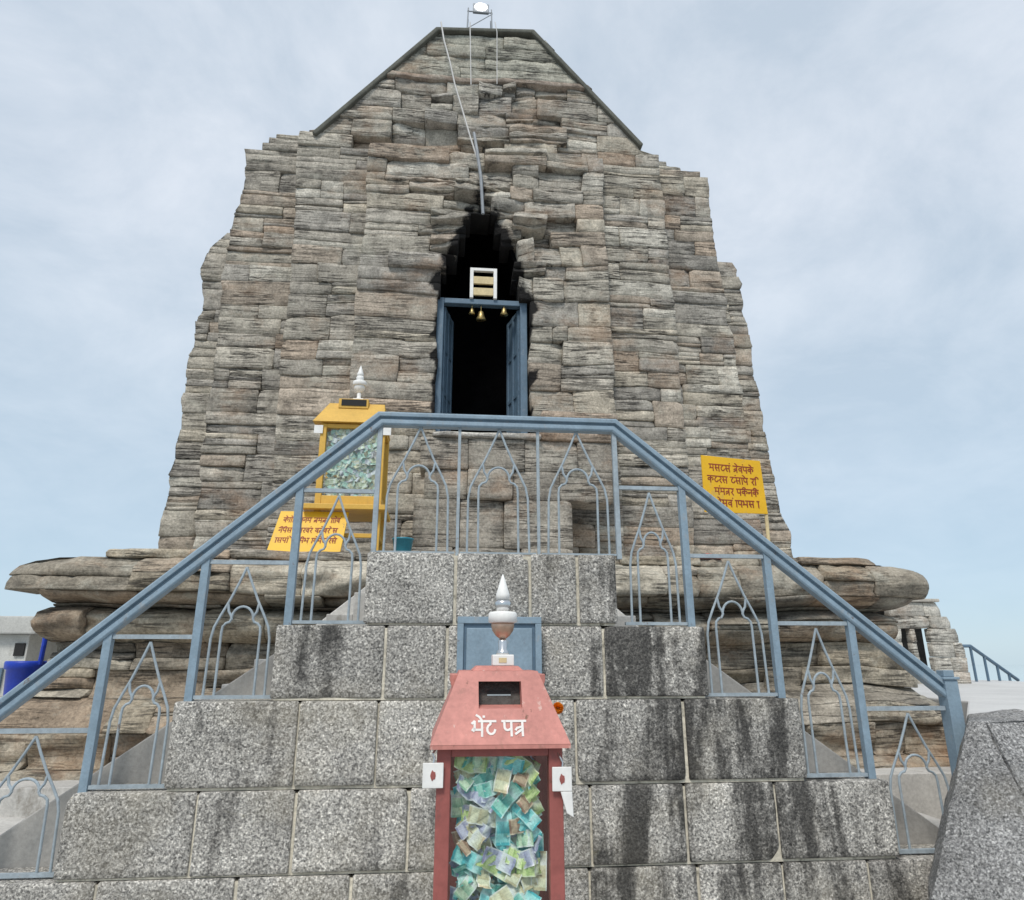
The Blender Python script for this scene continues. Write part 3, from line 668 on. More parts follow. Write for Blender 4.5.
for sg, x0, x1 in ((-1, EL[0], -2.95), (1, ER[0], 3.60)):
    mb = MB(); ns = 11; run = (x1 - x0) / ns; rise = (2.31 - 0.335) / ns
    for k in range(ns):
        za = 2.31 - rise * (k + 1); xa, xb = x0 + run * k, x0 + run * (k + 1)
        mb.box(min(xa, xb), max(xa, xb), 5.95 if k < 3 else YW + 0.721, 6.55, -0.1, za)
    mb.build('stair_flight', M['tread'], stairs, bevel=0.008)
    mb = MB(); xm_ = EL[1] if sg < 0 else ER[1]; mb.prism([(xm_ + sg * 0.002, -0.1), (x1 + sg * 0.12, -0.1), (x1 + sg * 0.12, 0.33), (xm_ + sg * 0.002, 1.68)], YW + 0.365, YW + 0.72); mb.build('stair_string', M['ground'], stairs, bevel=0.01)
    mb = MB(); mb.prism([(x0, -0.1), (x1 + sg * 0.1, -0.1), (x1 + sg * 0.1, 0.36), (x0, 2.40)], 6.551, 6.68); mb.build('stair_string', M['tread'], stairs, bevel=0.01)
mb = MB(); mb.box(EL[0] + 0.001, ER[0] - 0.001, YW + 0.36, 7.1, -0.1, 2.29); mb.build('landing', M['tread'], stairs, bevel=0.008)
mb = MB(); mb.box(-5.2, -2.951, 4.85 + 0.36, 6.9, -0.1, 0.33); mb.box(3.601, 4.1, YW + 0.36, 6.9, -0.1, 0.33); mb.box(-4.7, EL[0] - 0.02, 6.69, 7.06, -0.1, 0.55); mb.box(ER[0] + 0.02, 5.2, 6.69, 7.06, -0.1, 0.55)
mb.build('foot_paving', M['tread'], stairs, bevel=0.008)

# granite parapet block in the right foreground
def P3(px, py, Y): return tuple(un(px, py, Y))
A, B, B2 = P3(968, 722, 4.55), P3(984, 722, 4.5), P3(1085, 716, 4.5)
D, Ee, F2 = P3(929, 905, 4.35), P3(1078, 905, 3.85), P3(1190, 870, 3.85)
bm = bmesh.new()
vb = [bm.verts.new(p) for p in (A, B, B2, (B2[0], 5.1, B2[2]), (A[0] * 5.1 / 4.55 + 0.02, 5.1, A[2]), D, Ee, F2, (F2[0], 5.1, F2[2]), (D[0] * 5.1 / 4.35 + 0.05, 5.1, D[2]),
                                (D[0] - 0.03, 4.3, -0.05), (Ee[0], 3.7, -0.05), (F2[0], 3.7, -0.05), (F2[0], 5.1, -0.05), (D[0] * 5.1 / 4.35 + 0.05, 5.1, -0.05))]
for f in ((0, 1, 6, 5), (1, 2, 7, 6), (0, 4, 3, 2, 1), (0, 5, 9, 4), (2, 3, 8, 7), (4, 9, 8, 3), (5, 6, 11, 10), (6, 7, 12, 11), (5, 10, 14, 9), (7, 8, 13, 12), (9, 14, 13, 8), (10, 11, 12, 13, 14)):
    bm.faces.new([vb[i] for i in f])
bmesh.ops.recalc_face_normals(bm, faces=bm.faces)
bm.faces.ensure_lookup_table(); ft = bm.faces[1]
bmesh.ops.inset_individual(bm, faces=[ft], thickness=0.016, depth=-0.035); bmesh.ops.inset_individual(bm, faces=[ft], thickness=0.012, depth=0.045)
bmesh.ops.bevel(bm, geom=list(bm.edges), offset=0.006, segments=1, affect='EDGES', profile=0.5)
bmesh.ops.triangulate(bm, faces=bm.faces)
for _ in range(4):
    lg = [e for e in bm.edges if e.calc_length() > 0.07]
    bmesh.ops.subdivide_edges(bm, edges=lg, cuts=1); bmesh.ops.triangulate(bm, faces=[f for f in bm.faces if len(f.verts) > 4])
co = np.array([v.co for v in bm.verts]); nv = vnoise(co * 5, 4) * 0.010 + vnoise(co * 13, 3) * 0.008 + vnoise(co * 26, 5) * 0.006
bm.normal_update()
for v, d in zip(bm.verts, nv): v.co += v.normal * float(d)
off = Vector((3.9, 4.5, 0))
for v in bm.verts: v.co -= off
me = bpy.data.meshes.new('parapet_block'); bm.to_mesh(me); bm.free(); me.materials.append(M['granite_block'])
a = me.attributes.new('tint', 'FLOAT_COLOR', 'POINT'); a.data.foreach_set('color', np.full(len(me.vertices) * 4, 0.66, np.float32))
o = bpy.data.objects.new('parapet_block', me); o.location = off; col.objects.link(o)
tag(o, 'large sloping speckled granite block at the right foot of the stairs', 'stone block')

# ------------------------------------------------------------------ railing
YR = 4.90
rail = thing('stair_railing', (0.34, YR, 2.31), 'blue grey painted metal railing with pointed arch panels over the stepped granite wall', 'railing')
HZ = uz(500, 423, YR)
xa, xb = ux(381, 423, YR), ux(613, 423, YR)
pl = un(0, 710, YR); pr = un(947, 692, YR)
sl = (HZ - pl[2]) / (xa - pl[0]); path = [(pl[0] - 0.35, pl[2] - 0.35 * sl), (xa, HZ), (xb, HZ), (pr[0], pr[2])]
mb = MB()
prf = [(a_ * 1.22, b_ * 1.15) for a_, b_ in [(-0.045, -0.03), (-0.045, 0.03), (0.03, 0.03), (0.045, 0.018), (0.045, -0.018), (0.034, -0.036), (0.012, -0.036), (0.008, -0.008), (-0.006, -0.008), (-0.010, -0.036), (-0.034, -0.038)]]
mb.sweep(path, prf, YR)
mb.build('handrail', M['blue'], rail, bevel=0.003)
def hz(x):
    if x < xa: return HZ - (xa - x) * sl
    if x > xb: return HZ - (x - xb) * (HZ - pr[2]) / (pr[0] - xb)
    return HZ
rj = random.Random(77)
def arch(mb, x0, x1, z0, h, y, r=0.0085):
    w_ = x1 - x0
    j1, j2, j3 = rj.uniform(-0.012, 0.012), rj.uniform(-0.012, 0.012), rj.uniform(-0.01, 0.01)
    def q(u, v): return (x0 + (u + j1 * v + j2 * v * (1 - v) * 4 * (0 if u in (0,) else 1)) * w_, y + j3 * v * (1 - v) * 4, z0 + v * h)
    for sg in (0, 1):
        m = (lambda u: u) if sg == 0 else (lambda u: 1 - u)
        mb.tube([q(m(0.50), 0.985), q(m(0.41), 0.86), q(m(0.30), 0.72), q(m(0.19), 0.60), q(m(0.115), 0.51), q(m(0.085), 0.42), q(m(0.075), 0.0)], r)
        mb.tube([q(m(0.225), 0.0), q(m(0.225), 0.47), q(m(0.235), 0.515), q(m(0.275), 0.54), q(m(0.325), 0.55), q(m(0.35), 0.575), q(m(0.335), 0.60), q(m(0.30), 0.63), q(m(0.28), 0.69)], r)
    pts = [q(0.345, 0.57)] + [q(0.5 - 0.155 * math.cos(t), 0.575 + 0.095 * math.sin(t)) for t in np.linspace(0.15, PI - 0.15, 11)] + [q(0.655, 0.57)]
    mb.tube(pts, r)
def post(x, z0, zt, wd=0.02):
    mb = MB(); mb.box(x - wd, x + wd, YR - wd, YR + wd, z0, zt); return mb.build('post', M['blue'] if wd > 0.02 else M['bar'], rail, bevel=0.003)
# landing: three arches between slim uprights
xs = np.linspace(xa + 0.0, xb - 0.0, 4)
for k, x in enumerate(xs): post(x, SZ[0] - 0.02, HZ - 0.04, 0.018 if k in (0, 3) else 0.011)
for k in range(3):
    mb = MB(); arch(mb, xs[k] + 0.03, xs[k + 1] - 0.03, SZ[0] + 0.012, HZ - SZ[0] - 0.05, YR)
    mb.box(xs[k] + 0.02, xs[k + 1] - 0.02, YR - 0.012, YR + 0.012, SZ[0] + 0.004, SZ[0] + 0.018)
    mb.build('arch_panel', M['bar'], rail, smooth=False)
PXL = [-1.07, -1.655, -2.215, -2.86]; PXR = [1.755, 2.37, 2.955]
def flight_panel(xo, xi, zs_, zt_, xt):
    a, b = min(xo, xi), max(xo, xi)
    mb = MB(); arch(mb, a + 0.02, b - 0.02, zs_ + 0.03, zt_ - zs_ - 0.05, YR)
    mb.box(min(xo, xt), max(xo, xt), YR - 0.016, YR + 0.016, zt_ - 0.014, zt_ + 0.014); mb.box(a, b, YR - 0.016, YR + 0.016, zs_ + 0.008, zs_ + 0.03)
    mb.build('arch_panel', M['bar'], rail)
for k in range(4):
    zt_ = hz(PXL[k]) - 0.075; post(PXL[k], SZ[k + 1] - 0.02, hz(PXL[k]) - 0.03, 0.026)
    flight_panel(PXL[k] + 0.028, (xa - 0.022) if k == 0 else EL[k] + 0.005, SZ[k + 1], zt_, (xa - 0.02) if k == 0 else PXL[k - 1] - 0.027)
NX = pr[0] + 0.01
for k in range(4):
    if k < 3:
        post(PXR[k], SZ[k + 1] - 0.02, hz(PXR[k]) - 0.03, 0.026); xo = PXR[k] - 0.028; zt_ = hz(PXR[k]) - 0.075
    else: xo = NX - 0.055; zt_ = hz(NX) - 0.10
    flight_panel(xo, (xb + 0.022) if k == 0 else ER[k] - 0.005, SZ[k + 1], zt_, (xb + 0.02) if k == 0 else PXR[k - 1] + 0.027)
mb = MB(); mb.box(NX - 0.05, NX + 0.05, YR - 0.05, YR + 0.05, SZ[4] - 0.02, pr[2] + 0.085); mb.box(NX - 0.062, NX + 0.062, YR - 0.062, YR + 0.062, pr[2] + 0.086, pr[2] + 0.105); mb.box(NX - 0.04, NX + 0.04, YR - 0.04, YR + 0.04, pr[2] + 0.106, pr[2] + 0.15)
mb.build('newel_post', M['blue'], rail, bevel=0.004)

# ------------------------------------------------------------------ lettering strokes (Devanagari letter shapes as painted ribbons)
def arc(cx, cy, rx, ry, a0, a1, n=8): return [(cx + rx * math.cos(R(a0 + (a1 - a0) * k / n)), cy + ry * math.sin(R(a0 + (a1 - a0) * k / n))) for k in range(n + 1)]
GL_ = {   # unit box, headline at y = 1
 'bha': (0.9, [[(0.72, 1), (0.72, 0)], [(0.05, 0.86), (0.2, 1.0)], [(0.22, 0.98), (0.22, 0.45), (0.15, 0.33), (0.05, 0.40), (0.12, 0.5), (0.3, 0.42), (0.72, 0.42)], [(0.5, 1), (0.9, 1)]]),
 'ta_hard': (0.75, [[(0, 1), (0.75, 1)], [(0.4, 1), (0.4, 0.80)] + arc(0.44, 0.45, 0.27, 0.33, 110, 350)]),
 'pa': (0.8, [[(0, 1), (0.8, 1)], [(0.62, 1), (0.62, 0)], [(0.15, 1), (0.15, 0.62)] + arc(0.36, 0.58, 0.2, 0.2, 190, 300) + [(0.62, 0.50)]]),
 'tra': (0.8, [[(0, 1), (0.8, 1)], [(0.58, 1), (0.58, 0)], [(0.58, 0.62), (0.2, 0.52), (0.12, 0.40)], [(0.58, 0.45), (0.1, 0.12)]]),
 'ra': (0.55, [[(0, 1), (0.55, 1)], [(0.12, 1)] + arc(0.25, 0.72, 0.18, 0.22, 80, -90) + [(0.15, 0.48), (0.45, 0.02)]]),
 'na': (0.75, [[(0, 1), (0.75, 1)], [(0.6, 1), (0.6, 0)], [(0.6, 0.55), (0.2, 0.55)] + arc(0.18, 0.48, 0.09, 0.09, 90, 400)]),
 'ma': (0.85, [[(0, 1), (0.85, 1)], [(0.66, 1), (0.66, 0)], [(0.2, 1), (0.2, 0.42), (0.08, 0.34), (0.14, 0.5), (0.66, 0.42)]]),
 'ka': (1.0, [[(0, 1), (1.0, 1)], [(0.5, 1), (0.5, 0)], arc(0.28, 0.52, 0.2, 0.17, 30, 330), arc(0.7, 0.55, 0.2, 0.19, 170, -60)]),
 'va': (0.75, [[(0, 1), (0.75, 1)], [(0.58, 1), (0.58, 0)], arc(0.34, 0.5, 0.22, 0.2, 30, 340)]),
 'aa': (0.35, [[(0, 1), (0.35, 1)], [(0.2, 1), (0.2, 0)]]),
 'sa': (0.95, [[(0, 1), (0.95, 1)], [(0.75, 1), (0.75, 0)], [(0.12, 1), (0.3, 0.75), (0.15, 0.5), (0.4, 0.05)], [(0.2, 0.5), (0.75, 0.5)]]),
}
MAT = {'e': [[(0.75, 1.0), (0.55, 1.3), (0.35, 1.42)]], 'i': [[(0.7, 1.0)] + arc(0.45, 1.0, 0.25, 0.3, 20, 160)], 'dot': [[(0.82, 1.32), (0.88, 1.32)]]}
def ribbon(mb, pts, wd, fr, th=0.0012):
    """fr(u, v, n) -> point"""
    P = [Vector(p) for p in pts]; n = len(P); L = []
    for i in range(n):
        d = (P[min(i + 1, n - 1)] - P[max(i - 1, 0)]); d = d.normalized() if d.length > 1e-9 else Vector((1, 0)); nn = Vector((-d.y, d.x)) * wd / 2
        ext = d * (-wd * 0.35 if i == 0 else wd * 0.35 if i == n - 1 else 0)
        L.append((P[i] + nn + ext, P[i] - nn + ext))
    vs_, fs_ = [], []
    for a, b in L: vs_ += [fr(a.x, a.y, th), fr(b.x, b.y, th), fr(a.x, a.y, 0), fr(b.x, b.y, 0)]
    for i in range(n - 1):
        o0, o1 = 4 * i, 4 * i + 4
        fs_ += [(o0, o1, o1 + 1, o0 + 1), (o0, o0 + 2, o1 + 2, o1), (o0 + 1, o1 + 1, o1 + 3, o0 + 3)]
    mb.add(vs_, fs_)
def write(mb, seq, u0, v0, h, wd, fr, marks=None, jit=0.0, rnd=None):
    u = u0; k = 0
    for i, g in enumerate(seq):
        if g == ' ': u += 0.45 * h; continue
        wl, strokes = GL_[g]
        for m in (marks or {}).get(i, ()):
            for st in MAT[m]: k += 1; ribbon(mb, [(u + x * h, v0 + y * h) for x, y in st], wd, fr, 0.0012 + 0.00006 * k)
        for st in strokes:
            k += 1; ribbon(mb, [(u + x * h, v0 + y * h) for x, y in st], wd, fr, 0.0012 + 0.00006 * k)
        u += wl * h
    return u
def line_width(seq, h): return sum(0.45 * h if g == ' ' else GL_[g][0] * h for g in seq)

# ------------------------------------------------------------------ donation boxes
def kalash(parent, cx, cy, z, s, topmat, potmat):
    mb = MB(); mb.box(cx - 0.042 * s, cx + 0.042 * s, cy - 0.042 * s, cy + 0.042 * s, z, z + 0.042 * s); fb = mb.build('finial', M['white'], parent, bevel=0.004)
    if s == 1.0:
        mb = MB(); mb.box(cx - 0.018, cx + 0.012, cy - 0.0445, cy - 0.0425, z + 0.012, z + 0.030); mb.build('sticker', M['cream'], fb)
    mb = MB(); z += 0.042 * s
    mb.lathe([(0.026 * s, z), (0.022 * s, z + 0.012 * s), (0.016 * s, z + 0.02 * s), (0.018 * s, z + 0.05 * s), (0.014 * s, z + 0.06 * s)], cx, cy)
    mb.build('stem', M['steel'] if potmat is not M['white'] else M['white'], fb, smooth=True)
    mb = MB(); mb.lathe([(0.012 * s, z + 0.06 * s), (0.028 * s, z + 0.072 * s), (0.042 * s, z + 0.092 * s), (0.047 * s, z + 0.112 * s), (0.045 * s, z + 0.122 * s)], cx, cy); mb.build('pot', potmat, fb, smooth=True)
    mb = MB(); mb.lathe([(0.050 * s, z + 0.122 * s), (0.058 * s, z + 0.126 * s), (0.058 * s, z + 0.158 * s), (0.052 * s, z + 0.165 * s), (0.026 * s, z + 0.168 * s)], cx, cy); mb.build('rim', topmat, fb, smooth=True)
    mb = MB(); mb.lathe([(0.024 * s, z + 0.168 * s), (0.030 * s, z + 0.185 * s), (0.034 * s, z + 0.20 * s), (0.028 * s, z + 0.212 * s)], cx, cy); mb.build('neck', M['steel'] if potmat is not M['white'] else M['white'], fb, smooth=True)
    mb = MB(); mb.lathe([(0.027 * s, z + 0.213 * s), (0.028 * s, z + 0.235 * s), (0.020 * s, z + 0.26 * s), (0.008 * s, z + 0.30 * s), (0.001, z + 0.318 * s)], cx, cy, 20); mb.build('tip', topmat, fb, smooth=True)

BX, BY = 0.207, 2.60                                    # centre of the roof's front eave
dbox = thing('donation_box', (BX, BY + 0.24, 0), 'faded red glass fronted donation box full of banknotes before the granite wall', 'donation box')
hw, dp = 0.225, 0.44
x0, x1, y0, y1 = BX - hw, BX + hw, BY + 0.035, BY + 0.035 + dp
ZB, ZE = 0.46, 1.298
mb = MB()
for a, b in ((x0, x0 + 0.05), (x1 - 0.05, x1)):
    mb.box(a, b, y0, y0 + 0.05, ZB, ZE); mb.box(a, b, y1 - 0.05, y1, ZB, ZE)
for z_, h_ in ((ZB, 0.05), (ZE - 0.035, 0.035)):
    mb.box(x0 + 0.0501, x1 - 0.0501, y0 + 0.002, y0 + 0.048, z_, z_ + h_); mb.box(x0 + 0.0501, x1 - 0.0501, y1 - 0.048, y1 - 0.002, z_, z_ + h_)
    mb.box(x0 + 0.002, x0 + 0.048, y0 + 0.0501, y1 - 0.0501, z_, z_ + h_); mb.box(x1 - 0.048, x1 - 0.002, y0 + 0.0501, y1 - 0.0501, z_, z_ + h_)
frame = mb.build('frame', M['red_frame'], dbox, bevel=0.004)
mb = MB(); mb.box(x0 + 0.05, x1 - 0.05, y0 + 0.05, y1 - 0.05, ZB + 0.004, ZB + 0.02); mb.box(x0 + 0.05, x1 - 0.05, y1 - 0.04, y1 - 0.03, ZB + 0.05, ZE - 0.035); mb.build('inner_panel', M['red_frame'], dbox)
mb = MB(); mb.box(x0 + 0.05, x1 - 0.05, y0 + 0.018, y0 + 0.022, ZB + 0.05, ZE - 0.035); mb.build('glass_pane', M['glass'], dbox)
for xx in (x0 + 0.02, x1 - 0.024):
    mb = MB(); mb.box(xx, xx + 0.004, y0 + 0.05, y1 - 0.05, ZB + 0.05, ZE - 0.035); mb.build('glass_pane', M['glass'], dbox)
for lx in (x0 + 0.005, x1 - 0.05):
    for ly in (y0 + 0.005, y1 - 0.05):
        mb = MB(); mb.box(lx, lx + 0.045, ly, ly + 0.045, 0.0, ZB - 0.001); mb.build('leg', M['red_frame'], dbox, bevel=0.003)
# roof: hipped, with the slot hood in the front slope
ex = 0.250; tx = 0.150; zr0, zr1 = 1.306, 1.552; yb = BY + 0.52
fy0, fy1 = BY, BY + 0.13                                # front slope leans back
mb = MB()
sx0, sx1, sa, sb = -0.078, 0.083, 0.47, 0.85            # slot in slope coordinates
def rp(u, t): return (BX + u, fy0 + (fy1 - fy0) * t, zr0 + (zr1 - zr0) * t)
def hwid(t): return ex + (tx - ex) * t
o4 = [rp(-hwid(0), 0), rp(hwid(0), 0), rp(hwid(1), 1), rp(-hwid(1), 1)]
i4 = [rp(sx0, sa), rp(sx1, sa), rp(sx1, sb), rp(sx0, sb)]
mb.add(o4 + i4, [(0, 1, 5, 4), (1, 2, 6, 5), (2, 3, 7, 6), (3, 0, 4, 7)])
bk = [(p[0], p[1] + 0.07, p[2] + 0.01) for p in i4]
mb.add(i4 + bk, [(0, 1, 5, 4), (1, 2, 6, 5), (2, 3, 7, 6), (3, 0, 4, 7)])
yb1 = yb - 0.13
mb.add([o4[0], o4[3], (BX - tx, yb1, zr1), (BX - ex, yb, zr0)], [(0, 1, 2, 3)]); mb.add([o4[1], o4[2], (BX + tx, yb1, zr1), (BX + ex, yb, zr0)], [(3, 2, 1, 0)])
mb.add([(BX - ex, yb, zr0), (BX + ex, yb, zr0), (BX + tx, yb1, zr1), (BX - tx, yb1, zr1)], [(3, 2, 1, 0)]); mb.add([o4[3], o4[2], (BX + tx, yb1, zr1), (BX - tx, yb1, zr1)], [(0, 1, 2, 3)])
mb.box(BX - ex, BX + ex, BY + 0.0005, yb, zr0 - 0.014, zr0 - 0.001)
roof = mb.build('roof', M['pink'], dbox)
for sg in (-1, 1):                                       # flared side hoods
    mb = MB()
    a = BX + sg * 0.125; b = BX + sg * 0.185
    mb.prism([(a, zr1 - 0.012), (b, zr1 - 0.012), (b, zr1 - 0.035), (b - sg * 0.022, zr1 - 0.11), (a, zr1 - 0.16)], BY + 0.17, BY + 0.36)
    mb.build('side_hood', M['pink'], roof, bevel=0.003)
mb = MB(); mb.hexa([(BX - 0.10, fy1 + 0.02, zr1), (BX + 0.10, fy1 + 0.02, zr1), (BX + 0.10, yb1 - 0.02, zr1), (BX - 0.10, yb1 - 0.02, zr1)], [(BX - 0.08, fy1 + 0.04, zr1 + 0.018), (BX + 0.08, fy1 + 0.04, zr1 + 0.018), (BX + 0.08, yb1 - 0.04, zr1 + 0.018), (BX - 0.08, yb1 - 0.04, zr1 + 0.018)]); mb.build('cap', M['pink'], roof, bevel=0.003)
mb = MB(); bq = [(p[0] * 1.0, p[1] - 0.003, p[2]) for p in bk]; mb.add(bq + [(p[0], p[1] + 0.006, p[2]) for p in bq], [(0, 1, 2, 3), (7, 6, 5, 4), (0, 4, 5, 1), (1, 5, 6, 2), (2, 6, 7, 3), (3, 7, 4, 0)]); sp = mb.build('slot_plate', M['core'], roof)
c = (np.array(bq[0]) + np.array(bq[2])) / 2; mb = MB(); mb.box(c[0] - 0.045, c[0] + 0.045, c[1] - 0.006, c[1] - 0.003, c[2] - 0.010, c[2] + 0.002); mb.build('money_slot', M['dark'], sp)
mb = MB(); mb.box(c[0] - 0.045, c[0] + 0.045, c[1] - 0.010, c[1] - 0.005, c[2] - 0.016, c[2] - 0.011); mb.build('slot_lip', M['steel'], sp)
# painted lettering on the roof slope
mb = MB(); su = Vector((1, 0, 0)); sv = (Vector(rp(0, 1)) - Vector(rp(0, 0))).normalized(); sn = su.cross(sv)
org = Vector(rp(0, 0.11))
def frp(u, v, n): return tuple(org + su * u + sv * v + sn * (n + 0.0006))
write(mb, ['bha', 'ta_hard', ' ', 'pa', 'tra'], -0.105, 0.0, 0.053, 0.0082, frp, {0: ('e', 'dot')})
mb.build('lettering', M['letter'], roof)
kalash(roof, BX + 0.022, BY + 0.22, zr1 + 0.0185, 1.0, M['white'], M['copper'])

# banknotes behind the glass, each a sheet of its own
NOTE = {'teal': ((0.38, 0.72, 0.62), (0.10, 0.42, 0.38)), 'pale green': ((0.66, 0.80, 0.60), (0.34, 0.56, 0.40)), 'lavender': ((0.60, 0.59, 0.74), (0.38, 0.38, 0.56)),
        'cream': ((0.80, 0.76, 0.56), (0.60, 0.52, 0.34)), 'turquoise': ((0.34, 0.76, 0.76), (0.10, 0.50, 0.56)), 'lime green': ((0.72, 0.82, 0.40), (0.44, 0.58, 0.22)), 'brown': ((0.58, 0.42, 0.30), (0.36, 0.22, 0.16))}
NM = {k: mat_note(k.replace(' ', '_') + '_banknote_paper', *v) for k, v in NOTE.items()}
rn = random.Random(5); meshes = {}
def note_mesh(colname, var):
    rr = random.Random(hash((len(colname), var)) % 9999 + len(colname) * 7); nx_, ny_ = 8, 4; L_, H_ = (0.118, 0.056) if var < 2 else (0.062, 0.054) if var == 2 else (0.088, 0.05)
    cur, fold, tw = rr.uniform(-0.02, 0.02), rr.uniform(-0.9, 0.9), rr.uniform(-0.25, 0.25)
    vs_, uv = [], []
    for i in range(nx_ + 1):
        for j in range(ny_ + 1):
            u, v = i / nx_, j / ny_; x, y = (u - 0.5) * L_, (v - 0.5) * H_
            z = cur * math.cos(u * PI * 1.6 + fold) + tw * x * y * 8 + 0.004 * math.sin(9 * u + 5 * v + var) + 0.006 * math.sin(17 * u - 8 * v + 2 * var) + abs(u - 0.5 - fold * 0.3) * 0.03 * fold
            vs_.append((x, y, z)); uv.append((u, v))
    fs_ = [(i * (ny_ + 1) + j, (i + 1) * (ny_ + 1) + j, (i + 1) * (ny_ + 1) + j + 1, i * (ny_ + 1) + j + 1) for i in range(nx_) for j in range(ny_)]
    me = bpy.data.meshes.new('banknote'); me.from_pydata(vs_, [], fs_); ul = me.uv_layers.new()
    for l in me.loops: ul.data[l.index].uv = uv[l.vertex_index]
    me.materials.append(NM[colname]); me.shade_smooth(); return me
names = list(NOTE); wts = [11, 26, 20, 26, 6, 13, 7]
for k, cn_ in enumerate(names):
    for v in range(6): meshes[(cn_, v)] = note_mesh(cn_, v)
cells = []
for lay_, (dy, step) in enumerate(((0.075, 0.050), (0.048, 0.044), (0.020, 0.044))):
    z_ = ZB + 0.08
    while z_ < ZE - 0.05:
        x_ = x0 + 0.08 + rn.uniform(0, 0.03)
        while x_ < x1 - 0.07:
            cells.append((x_, y0 + 0.03 + dy, z_, lay_)); x_ += rn.uniform(0.062, 0.088)
        z_ += step
for (x_, y_, z_, ly) in cells:
    if ly == 2 and rn.random() < 0.25: continue
    cn_ = rn.choices(names, wts)[0]
    if z_ < 0.93 and rn.random() < 0.4: cn_ = rn.choice(['turquoise', 'teal'])
    o = bpy.data.objects.new('banknote', meshes[(cn_, rn.randrange(6))]); col.objects.link(o)
    ang = rn.gauss(0, 0.6) + (PI / 2 if rn.random() < 0.22 else 0)
    mat_ = Matrix.Rotation(rn.gauss(0, 0.22), 4, 'Z') @ Matrix.Rotation(PI / 2 - rn.uniform(-0.2, 0.45), 4, 'X') @ Matrix.Rotation(ang, 4, 'Z')
    o.rotation_euler = mat_.to_euler()
    hx = abs(math.cos(ang)) * 0.071 + abs(math.sin(ang)) * 0.033
    x_ = min(max(x_ + rn.uniform(-0.012, 0.012), x0 + 0.045 + hx), x1 - 0.045 - hx)
    o.location = (x_, y_ + rn.uniform(-0.006, 0.006), min(z_ + rn.uniform(-0.012, 0.012), ZE - 0.06 - abs(math.sin(ang)) * 0.03))
    tag(o, f'creased {cn_} banknote in the pile behind the glass of the red donation box', 'banknote', f'{cn_} banknotes in the red donation box')

# white tags hanging from the box's hooks, and a marigold
def hang_tag(px, py0, py1, wpx, tail, label):
    Y = BY + 0.02; a, b = un(px - wpx / 2, py0, Y), un(px + wpx / 2, py1, Y)
    xm = (a[0] + b[0]) / 2; t = thing('hanging_tag', (xm, Y, b[2]), label, 'tag')
    mb = MB(); mb.box(a[0], b[0], Y - 0.004, Y + 0.004, b[2], a[2])
    if tail: mb.prism([(xm - 0.006, b[2] - 0.001), (b[0], b[2] - 0.001), (b[0] + 0.004, b[2] - 0.084), (b[0] - 0.020, b[2] - 0.070)], Y - 0.003, Y + 0.003)
    mb.build('card', M['white'], t, bevel=0.002)
    mb = MB(); rr = 0.012; zc_ = (a[2] + b[2]) / 2; mb.prism([(xm + rr * 0.8 * math.cos(k * PI / 5), zc_ + rr * 1.3 * math.sin(k * PI / 5) * (1.2 if k % 2 else 0.8)) for k in range(10)], Y - 0.0055, Y - 0.0042); mb.build('red_mark', M['red_frame'], t)
    mb = MB(); mb.tube([(xm, Y, a[2] - 0.006), (xm + 0.004, Y + 0.004, a[2] + 0.014), (xm - 0.004, Y + 0.006, a[2] + 0.03), (xm + (0.012 if px < 500 else -0.012), Y + 0.02, a[2] + 0.046)], 0.0035, 6); mb.build('hook', M['steel'], t)
hang_tag(433, 763, 788, 20, False, 'small square white tag hung on the left side of the red donation box')
hang_tag(562, 767, 791, 20, True, 'white tag with a torn hanging tail on the right of the red donation box')
mb = MB(); c = un(558, 708, BY + 0.22); rm_ = random.Random(3)
for k in range(160):
    d = Vector((rm_.gauss(0, 1), rm_.gauss(0, 1), rm_.gauss(0, 1))).normalized(); sdv = d.cross(Vector((0.3, 0.5, 0.8))).normalized() * 0.007; uu = d.cross(sdv).normalized() * 0.007
    p = Vector(c) + d * 0.003; q = Vector(c) + d * 0.02
    mb.add([p, q + sdv, q + uu * 0.6 + d * 0.003, q - sdv], [(0, 1, 2, 3)])
tag(mb.build('marigold', M['orange']), 'small orange marigold head stuck on the right edge of the red box roof', 'flower')

# blue metal cabinet on the granite wall, behind the box's finial
cab = thing('wall_cabinet', (ux(497, 690, YW), YW - 0.1, uz(497, 745, YW)), 'blue grey metal cabinet fixed to the granite wall behind the red box', 'cabinet')
ca, cb_ = ux(458, 680, 4.70), ux(540, 680, 4.70); cz0, cz1 = uz(500, 748, 4.7), uz(500, 619, 4.7)
mb = MB(); mb.box(ca, cb_, 4.70, YW + 0.004, cz0, cz1); cbd = mb.build('body', M['blue_dark'], cab, bevel=0.006)
mb = MB()
for a, b, c0, c1 in ((ca - 0.012, cb_ + 0.012, cz1 - 0.03, cz1 + 0.014), (ca - 0.012, cb_ + 0.012, cz0 - 0.01, cz0 + 0.03)): mb.box(a, b, 4.682, 4.699, c0, c1)
for a, b in ((ca - 0.012, ca + 0.03), (cb_ - 0.03, cb_ + 0.012)): mb.box(a, b, 4.682, 4.699, cz0 + 0.031, cz1 - 0.031)
mb.build('door_frame', M['blue'], cab, bevel=0.003)
mb = MB(); mb.box(ca + 0.05, cb_ - 0.05, 4.690, 4.6995, cz0 + 0.06, cz1 - 0.06); mb.build('door_panel', M['blue'], cab, bevel=0.004)

